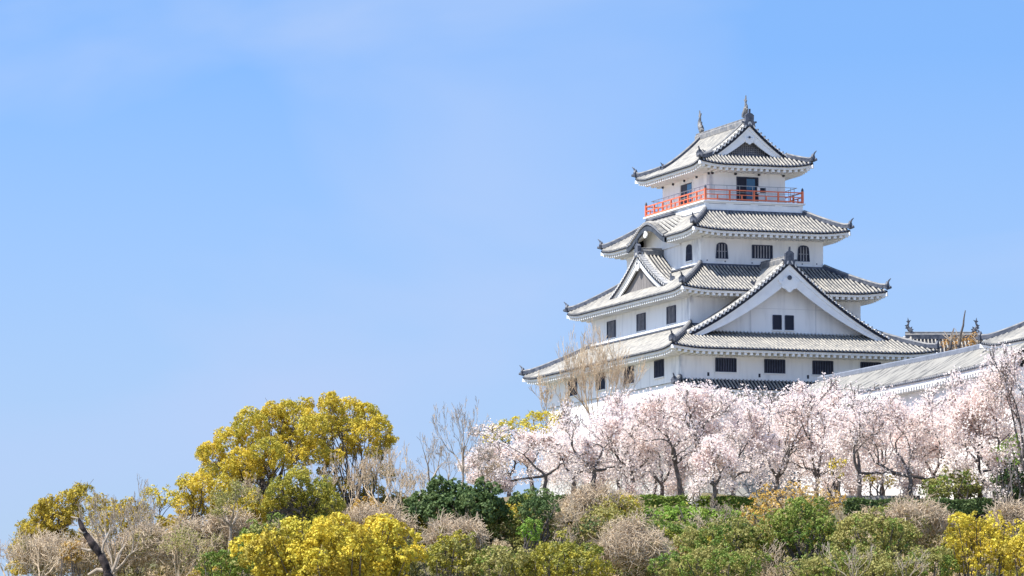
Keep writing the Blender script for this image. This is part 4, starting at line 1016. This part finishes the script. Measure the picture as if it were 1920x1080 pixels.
# a further row behind, copies of two trees
def children(o): return [c for c in bpy.data.objects if c.parent == o]
def bproto(u, v, d, tv, rp, seed, lab):
    s = d / F
    return sktree('cherry_tree', lab, 'cherry tree', tuple(pix(u, v, d)), 0, rx=rp * s, ry=3.0, H_=(v - tv) * s, trunk=1.6, r=.15, seed=seed, levels=6, limbs=4, spread=.65, up=.06, wig=.22, nch=(2, 3),
                  bark='bark', foliage='blossom', fl_from=4, fl_n=8, fl_r=.22, fl_size=.16, cname='blossom', group=CG, fl_cap=20000)
pA = bproto(1160, 925, 412, 738, 70, 80, 'cherry in the back row just right of the pale gold bare tree')
pB = bproto(1425, 925, 412, 748, 76, 81, 'back-row cherry between the first and second front windows')
for src, u, d, k, lab in ((pB, 1080, 408, .78, 'low back-row cherry behind the second trunk from the left'), (pA, 1228, 414, 1.06, 'back-row cherry under the left corner window of the keep'), (pB, 1345, 414, .62, 'small back-row cherry seen between the forked limbs'),
                          (pA, 1498, 410, 1.1, 'back-row cherry below the gap of second and third front windows'), (pB, 1572, 404, 1.14, 'back-row cherry below the third front window'), (pA, 1655, 395, 1.03, 'back-row cherry against the long wing wall'),
                          (pB, 1752, 391, 1.0, 'back-row cherry under the near eave of the wing'), (pA, 1838, 384, 1.1, 'cherry squeezed between wing wall and round olive bush')):
    c = src.copy(); SC.collection.objects.link(c); p = pix(u, 930, d); c.location = (p.x, p.y, p.z - .1); c.scale = (k, k, k); c.rotation_euler = (0, 0, (u * 1.7) % 6.28); c['label'] = lab
    for ch in children(src):
        q = ch.copy(); SC.collection.objects.link(q); q.parent = c

# clipped hedges
def hedge(label, u0, u1, vt, vb, d, seed, mt='darkgreen', group='clipped hedges along the terrace edge', dep=1.1):
    R = np.random.default_rng(seed); a = pix(u0, vb, d); b_ = pix(u1, vt, d); n = int((b_.x - a.x) * 420)
    P = []; NN = []
    for (cnt, f) in ((n, 'f'), (int(n * .8), 't'), (200, 'l'), (200, 'r')):
        x = R.uniform(a.x, b_.x, cnt); y = a.y + R.uniform(0, dep, cnt); z = R.uniform(a.z, b_.z, cnt); nv = np.zeros((cnt, 3))
        if f == 'f': y[:] = a.y; nv[:, 1] = -1
        if f == 't': z[:] = b_.z + .08 * np.sin(x * 2.1); nv[:, 2] = 1
        if f == 'l': x[:] = a.x; nv[:, 0] = -1
        if f == 'r': x[:] = b_.x; nv[:, 0] = 1
        P.append(np.stack([x, y, z], 1)); NN.append(nv)
    P = np.concatenate(P) + R.normal(size=(sum(map(len, P)), 3)) * .06; NN = np.concatenate(NN)
    root = empty('clipped_hedge', (float((a.x + b_.x) / 2), float(a.y), float(a.z)), 0, label=label, cat='hedge', group=group)
    V, T = leaves(P, NN, np.full(len(P), .14), R.uniform(0, 1, len(P)), 1.2, .5)
    quadmesh('foliage', V, T, mt, root, root.location)
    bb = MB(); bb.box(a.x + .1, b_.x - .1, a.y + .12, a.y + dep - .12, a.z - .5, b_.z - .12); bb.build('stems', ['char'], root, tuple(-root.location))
hedge('dark green clipped hedge left of the brown tangle under the cherries', 970, 1082, 932, 952, 383, 1)
hedge('clipped hedge with yellowish top between brown tangle and reddish cherry', 1172, 1330, 932, 952, 383, 2, 'green')
hedge('short clipped hedge piece right of the reddish cherry trunk', 1346, 1416, 934, 954, 383, 3, 'green')
hedge('long dark hedge under the two stout cherry trunks', 1585, 1925, 938, 962, 382, 4)
b = MB(); a = pix(1300, 940, 386.5); c = pix(1725, 929, 386.5); b.box(a.x, c.x, a.y, a.y + .5, a.z - .6, c.z)
tag(b.build('stone_wall', ['smallstone']), 'low grey stone wall behind the hedges under the cherry trunks', 'wall')

# shrubs on the slope
SB = [ # label, category, material, cx, cy, rx, ry, d, kwargs
 ('large dark green glossy bush left of the leftmost cherry', 'bush', 'darkgreen', 868, 958, 98, 48, 377, dict(nl=34, k=.3, ls=.2)),
 ('smaller dark green bush right of the large dark one', 'bush', 'darkgreen', 1008, 962, 38, 30, 376, dict(nl=16)),
 ('big bright yellow-green bush at the bottom, dense with small heads', 'bush', 'yellow', 632, 1062, 162, 82, 356, dict(nl=60, k=.2, sp=.3, ls=.16, cap=80000)),
 ('mid green bush left of the big yellow one', 'bush', 'green', 490, 1022, 52, 38, 363, dict(nl=18)),
 ('low green bush at the bottom left of the yellow bush', 'bush', 'green', 425, 1068, 55, 34, 360, dict(nl=16)),
 ('vivid light green little shrub under the smaller dark bush', 'bush', 'bright', 994, 998, 22, 26, 372, dict(nl=10, k=.4)),
 ('layered olive and yellow pine-like shrub at the bottom centre', 'bush', 'mossy', 1052, 1062, 95, 46, 360, dict(nl=34, k=.26)),
 ('olive shrub right of the big yellow bush', 'bush', 'mossy', 850, 1050, 58, 42, 361, dict(nl=22)),
 ('small mossy shrub between yellow bush and bottom edge', 'bush', 'olive', 935, 1062, 55, 34, 359, dict(nl=18)),
 ('leafy bright green creeper shrub below the middle hedge', 'bush', 'bright', 1292, 974, 112, 24, 381, dict(nl=34, k=.42, depth=.4)),
 ('green ivy mound under the bright creeper shrub', 'bush', 'green', 1240, 1000, 60, 24, 375, dict(nl=20, k=.4)),
 ('orange and gold leafed shrub right of the middle hedge', 'bush', 'orange', 1500, 942, 84, 36, 380, dict(nl=34, k=.26, sp=.5, tn=7)),
 ('smaller orange shrub at the lower left of the large orange one', 'bush', 'orange', 1432, 975, 42, 34, 376, dict(nl=18, sp=.5, tn=7)),
 ('olive brown shrub below the orange ones', 'bush', 'olive', 1370, 1015, 90, 38, 370, dict(nl=26)),
 ('round deep green bush below the orange shrub', 'bush', 'green', 1512, 1000, 72, 52, 370, dict(nl=28, k=.28)),
 ('olive green bush right of the round deep green one', 'bush', 'olive', 1640, 1018, 85, 54, 367, dict(nl=28)),
 ('wide green bush along the bottom right of centre', 'bush', 'green', 1340, 1068, 108, 42, 358, dict(nl=34, k=.28)),
 ('olive bush in the bottom behind the bare twigs', 'bush', 'olive', 1590, 1072, 110, 38, 358, dict(nl=30)),
 ('bright yellow bush at the lower right', 'bush', 'yellow', 1838, 1035, 74, 62, 360, dict(nl=40, k=.24, sp=.36)),
 ('second yellow bush cut by the right bottom corner', 'bush', 'yellow', 1925, 1045, 52, 50, 358, dict(nl=20)),
 ('olive shrub left of the bright yellow bush', 'bush', 'olive', 1745, 1062, 60, 34, 359, dict(nl=18)),
 ('round clipped olive bush behind the dark hedge', 'bush', 'olive', 1788, 918, 66, 32, 384, dict(nl=24, k=.3)),
 ('dark evergreen shrub at the right edge beside the round olive bush', 'bush', 'darkgreen', 1895, 912, 38, 42, 382, dict(nl=18)),
 ('light green leaf tuft above the dark evergreen shrub', 'bush', 'bright', 1890, 850, 26, 30, 380.5, dict(nl=9, sp=.6, tn=5)),
 ('yellow-leaved shrub between the two stout cherry trunks', 'bush', 'yellow', 1650, 903, 26, 14, 387, dict(nl=10, sp=.5, tn=5)),
 ('yellow-leaved sprig left of the pale cherry trunk', 'bush', 'yellow', 1568, 878, 14, 20, 386, dict(nl=8, sp=.5, tn=5)),
 ('small orange leafed shrub over the bare twigs near the dead trunk', 'bush', 'orange', 137, 1040, 22, 26, 366, dict(nl=10)),
 ('ochre shrub at the foot of the tallest golden tree', 'bush', 'orange', 690, 965, 40, 26, 378, dict(nl=14, sp=.5)),
 ('gold shrub under the forked bare tree', 'bush', 'gold', 765, 985, 30, 26, 378, dict(nl=12, sp=.45)),
 ('yellow-green foot shrub between bright golden tree and dark layered tree', 'bush', 'gold', 470, 965, 40, 36, 374, dict(nl=16)),
 ('rust orange bush on the skyline behind the long wing ridge', 'bush', 'rust', 1815, 655, 42, 26, 440, dict(nl=20, sp=.45, tn=7)),
]
for i, (lab, cat, mt, cx, cy, rx, ry, d, kw) in enumerate(SB): bush('shrub', lab, cat, mt, cx, cy, rx, ry, d, seed=200 + i, **kw)
TG = [('wide dome of tan bare stems below the middle of the terrace', 1190, 1040, 74, 50, 366), ('brown tangle of stems spilling over the hedge', 1112, 965, 60, 42, 380),
      ('large pinkish brown tangle below the stout cherry trunks', 1712, 985, 66, 36, 375),
      ('brown tangle at the right edge under the hedge', 1900, 980, 40, 24, 375), ('dry brown brush at the foot of the tan twiggy trees', 700, 1000, 70, 42, 372),
      ('dry brush under the large dark green bush', 850, 1012, 60, 26, 368),       ('dry brush between the left bare trees', 300, 1040, 90, 50, 369), ('dry brush below the far left golden tree', 120, 1060, 90, 50, 369), ('pale brush at the foot of the olive thin tree', 430, 1005, 50, 40, 372)]
for i, (lab, cx, cy, rx, ry, d) in enumerate(TG): tangle('bare_shrub', lab, 'shrub', cx, cy, rx, ry, d, seed=300 + i, group='brown leafless shrubs on the slope', n=int(26 * rx))
# twiggy bare shrubs at the very bottom right, and the broken poles by the turret
for i, (u, v, d, h_, rx, lab) in enumerate([(1600, 1105, 354, 3.2, 2.2, 'pale bare twigs in front of the olive bush at the bottom'), (1700, 1110, 355, 2.8, 1.5, 'smaller pale bare twigs right of the others at the bottom'), (1150, 975, 378, 2.4, 1.3, 'pale upright bare shrub on the brown tangle')]):
    sktree('bare_shrub', lab, 'shrub', tuple(pix(u, v, d)), 0, rx=rx, H_=h_, trunk=.3, r=.05, seed=400 + i, levels=4, limbs=6, spread=.45, up=.3, nch=(2, 3), bark='barkpale')
for i, (pts, lab) in enumerate((([(1790, 668), (1800, 640), (1806, 610), (1810, 582)], 'tallest bare broken trunk on the skyline left of the right-hand turret'), ([(1778, 665), (1782, 640), (1789, 615)], 'shorter bare broken trunk beside the tallest skyline one'), ([(1824, 668), (1835, 645), (1846, 628)], 'thin leaning bare trunk among the rust orange leaves'))):
    p0 = pix(*pts[0], 437); root = empty('dead_tree', tuple(p0 - Vector((0, 0, 8))), 0, label=lab, cat='dead tree', group='bare broken trunks behind the wing')
    b = MB(); R = random.Random(i); b.tube([p0 - Vector((0, 0, 8))] + [q_ + Vector((R.uniform(-.12, .12), 0, 0)) for k_ in range(len(pts) - 1) for q_ in (pix(*pts[k_], 437), (pix(*pts[k_], 437) + pix(*pts[k_ + 1], 437)) / 2)] + [pix(*pts[-1], 437)], [.26] + [.17 - .13 * k_ / (2 * len(pts) - 2) for k_ in range(2 * len(pts) - 1)], 7); b.build('trunk', ['bark'], root, tuple(-root.location))
    b = MB(); q = pix(*pts[1], 437); R = random.Random(i)
    for k in range(9): e = q + Vector((R.uniform(-.7, .7), R.uniform(-.5, .5), R.uniform(.3, 1.1))); b.tube([q, e], [.06, .02], 5)
    b.build('branches', ['barkpale'], root, tuple(-root.location))

# bare twiggy shrubs sprinkled through the scrub: two plants, then copies
R = np.random.default_rng(77); TL = 'pale bare twiggy shrub rising through the scrub on the slope'; TGp = 'twiggy shrubs scattered through the slope scrub'
protos = [sktree('twiggy_shrub', TL, 'shrub', (0, 360, float(H(0, 360))), 0, rx=1.3, H_=2.6, trunk=.25, r=.04, seed=500, levels=5, limbs=6, spread=.45, up=.22, nch=(2, 3), bark='barktan', rmin=.012, group=TGp),
          sktree('twiggy_shrub', TL, 'shrub', (6, 366, float(H(6, 366))), 0, rx=1.1, H_=2.2, trunk=.25, r=.04, seed=501, levels=5, limbs=7, spread=.55, up=.12, nch=(2, 3), bark='barkpale', rmin=.012, group=TGp)]
for i in range(64):
    src = protos[i % 2]; y = R.uniform(346, 380); x = R.uniform(-.092, .094) * y
    c = src.copy(); SC.collection.objects.link(c); k = R.uniform(.8, 1.5); c.location = (x, y, float(H(x, y)) + R.uniform(0, .5)); c.scale = (k, k, k); c.rotation_euler = (0, 0, R.uniform(0, 6.28))
    for ch in children(src):
        q = ch.copy(); SC.collection.objects.link(q); q.parent = c
# low ground cover over the whole slope
R = np.random.default_rng(9)
for mt, n, asp, sz in (('olive', 300, 1.2, .14), ('straw', 330, 5.0, .065), ('mossy', 200, 1.2, .14), ('green', 170, 1.2, .14), ('gold', 70, 1.2, .13), ('darkgreen', 80, 1.2, .15), ('orange', 50, 1.2, .13)):
    lb = []
    for i in range(n):
        x = R.uniform(-42, 45); y = R.uniform(340, 381); y = min(y, 374.0) if 8 < x < 18 else y; s_ = R.uniform(.4, 1.3); lb.append((x, y, float(H(x, y)) + s_ * .5 + R.uniform(0, .9), s_ * 1.25, s_ * 1.1, s_ * R.uniform(.7, 1.1)))
    P, Nn, L = lobes_points(R, lb, .34)
    if mt == 'straw': P = np.repeat(P, 7, 0) + R.normal(size=(len(P) * 7, 3)) * .16; V, T = leaves(P, np.repeat(Nn, 7, 0), np.full(len(P), sz), R.uniform(0, 1, len(P)), asp, .6)
    else: V, T = tufts(R, P, Nn, .28, 9, sz, tintlobe=R.uniform(-1, 1, n)[L], cap=200000)
    tag(quadmesh('ground_cover', V, T, mt), 'mixed low scrub and weeds covering the slope between the shrubs', 'ground cover', kind='stuff')
R = np.random.default_rng(5)
for mt, n, sz, asp in (('olive', 26000, .22, 1.3), ('straw', 26000, .10, 5.0), ('mossy', 16000, .2, 1.2)):
    x = R.uniform(-42, 46, n); y = R.uniform(338, 384, n); k = np.sin(x * .5 + len(mt)) * np.sin(y * .4) + R.normal(size=n) * .5 > -.2; x = x[k]; y = y[k]
    P = np.stack([x, y, H(x, y) + R.uniform(0, .7, len(x))], 1)
    V, T = leaves(P, np.tile([[0, -.5, .8]], (len(P), 1)), np.full(len(P), sz), R.uniform(0, 1, len(P)), asp, .8)
    tag(quadmesh('ground_cover', V, T, mt), 'low weeds, litter and dry stems covering the slope between the shrubs', 'ground cover', kind='stuff')
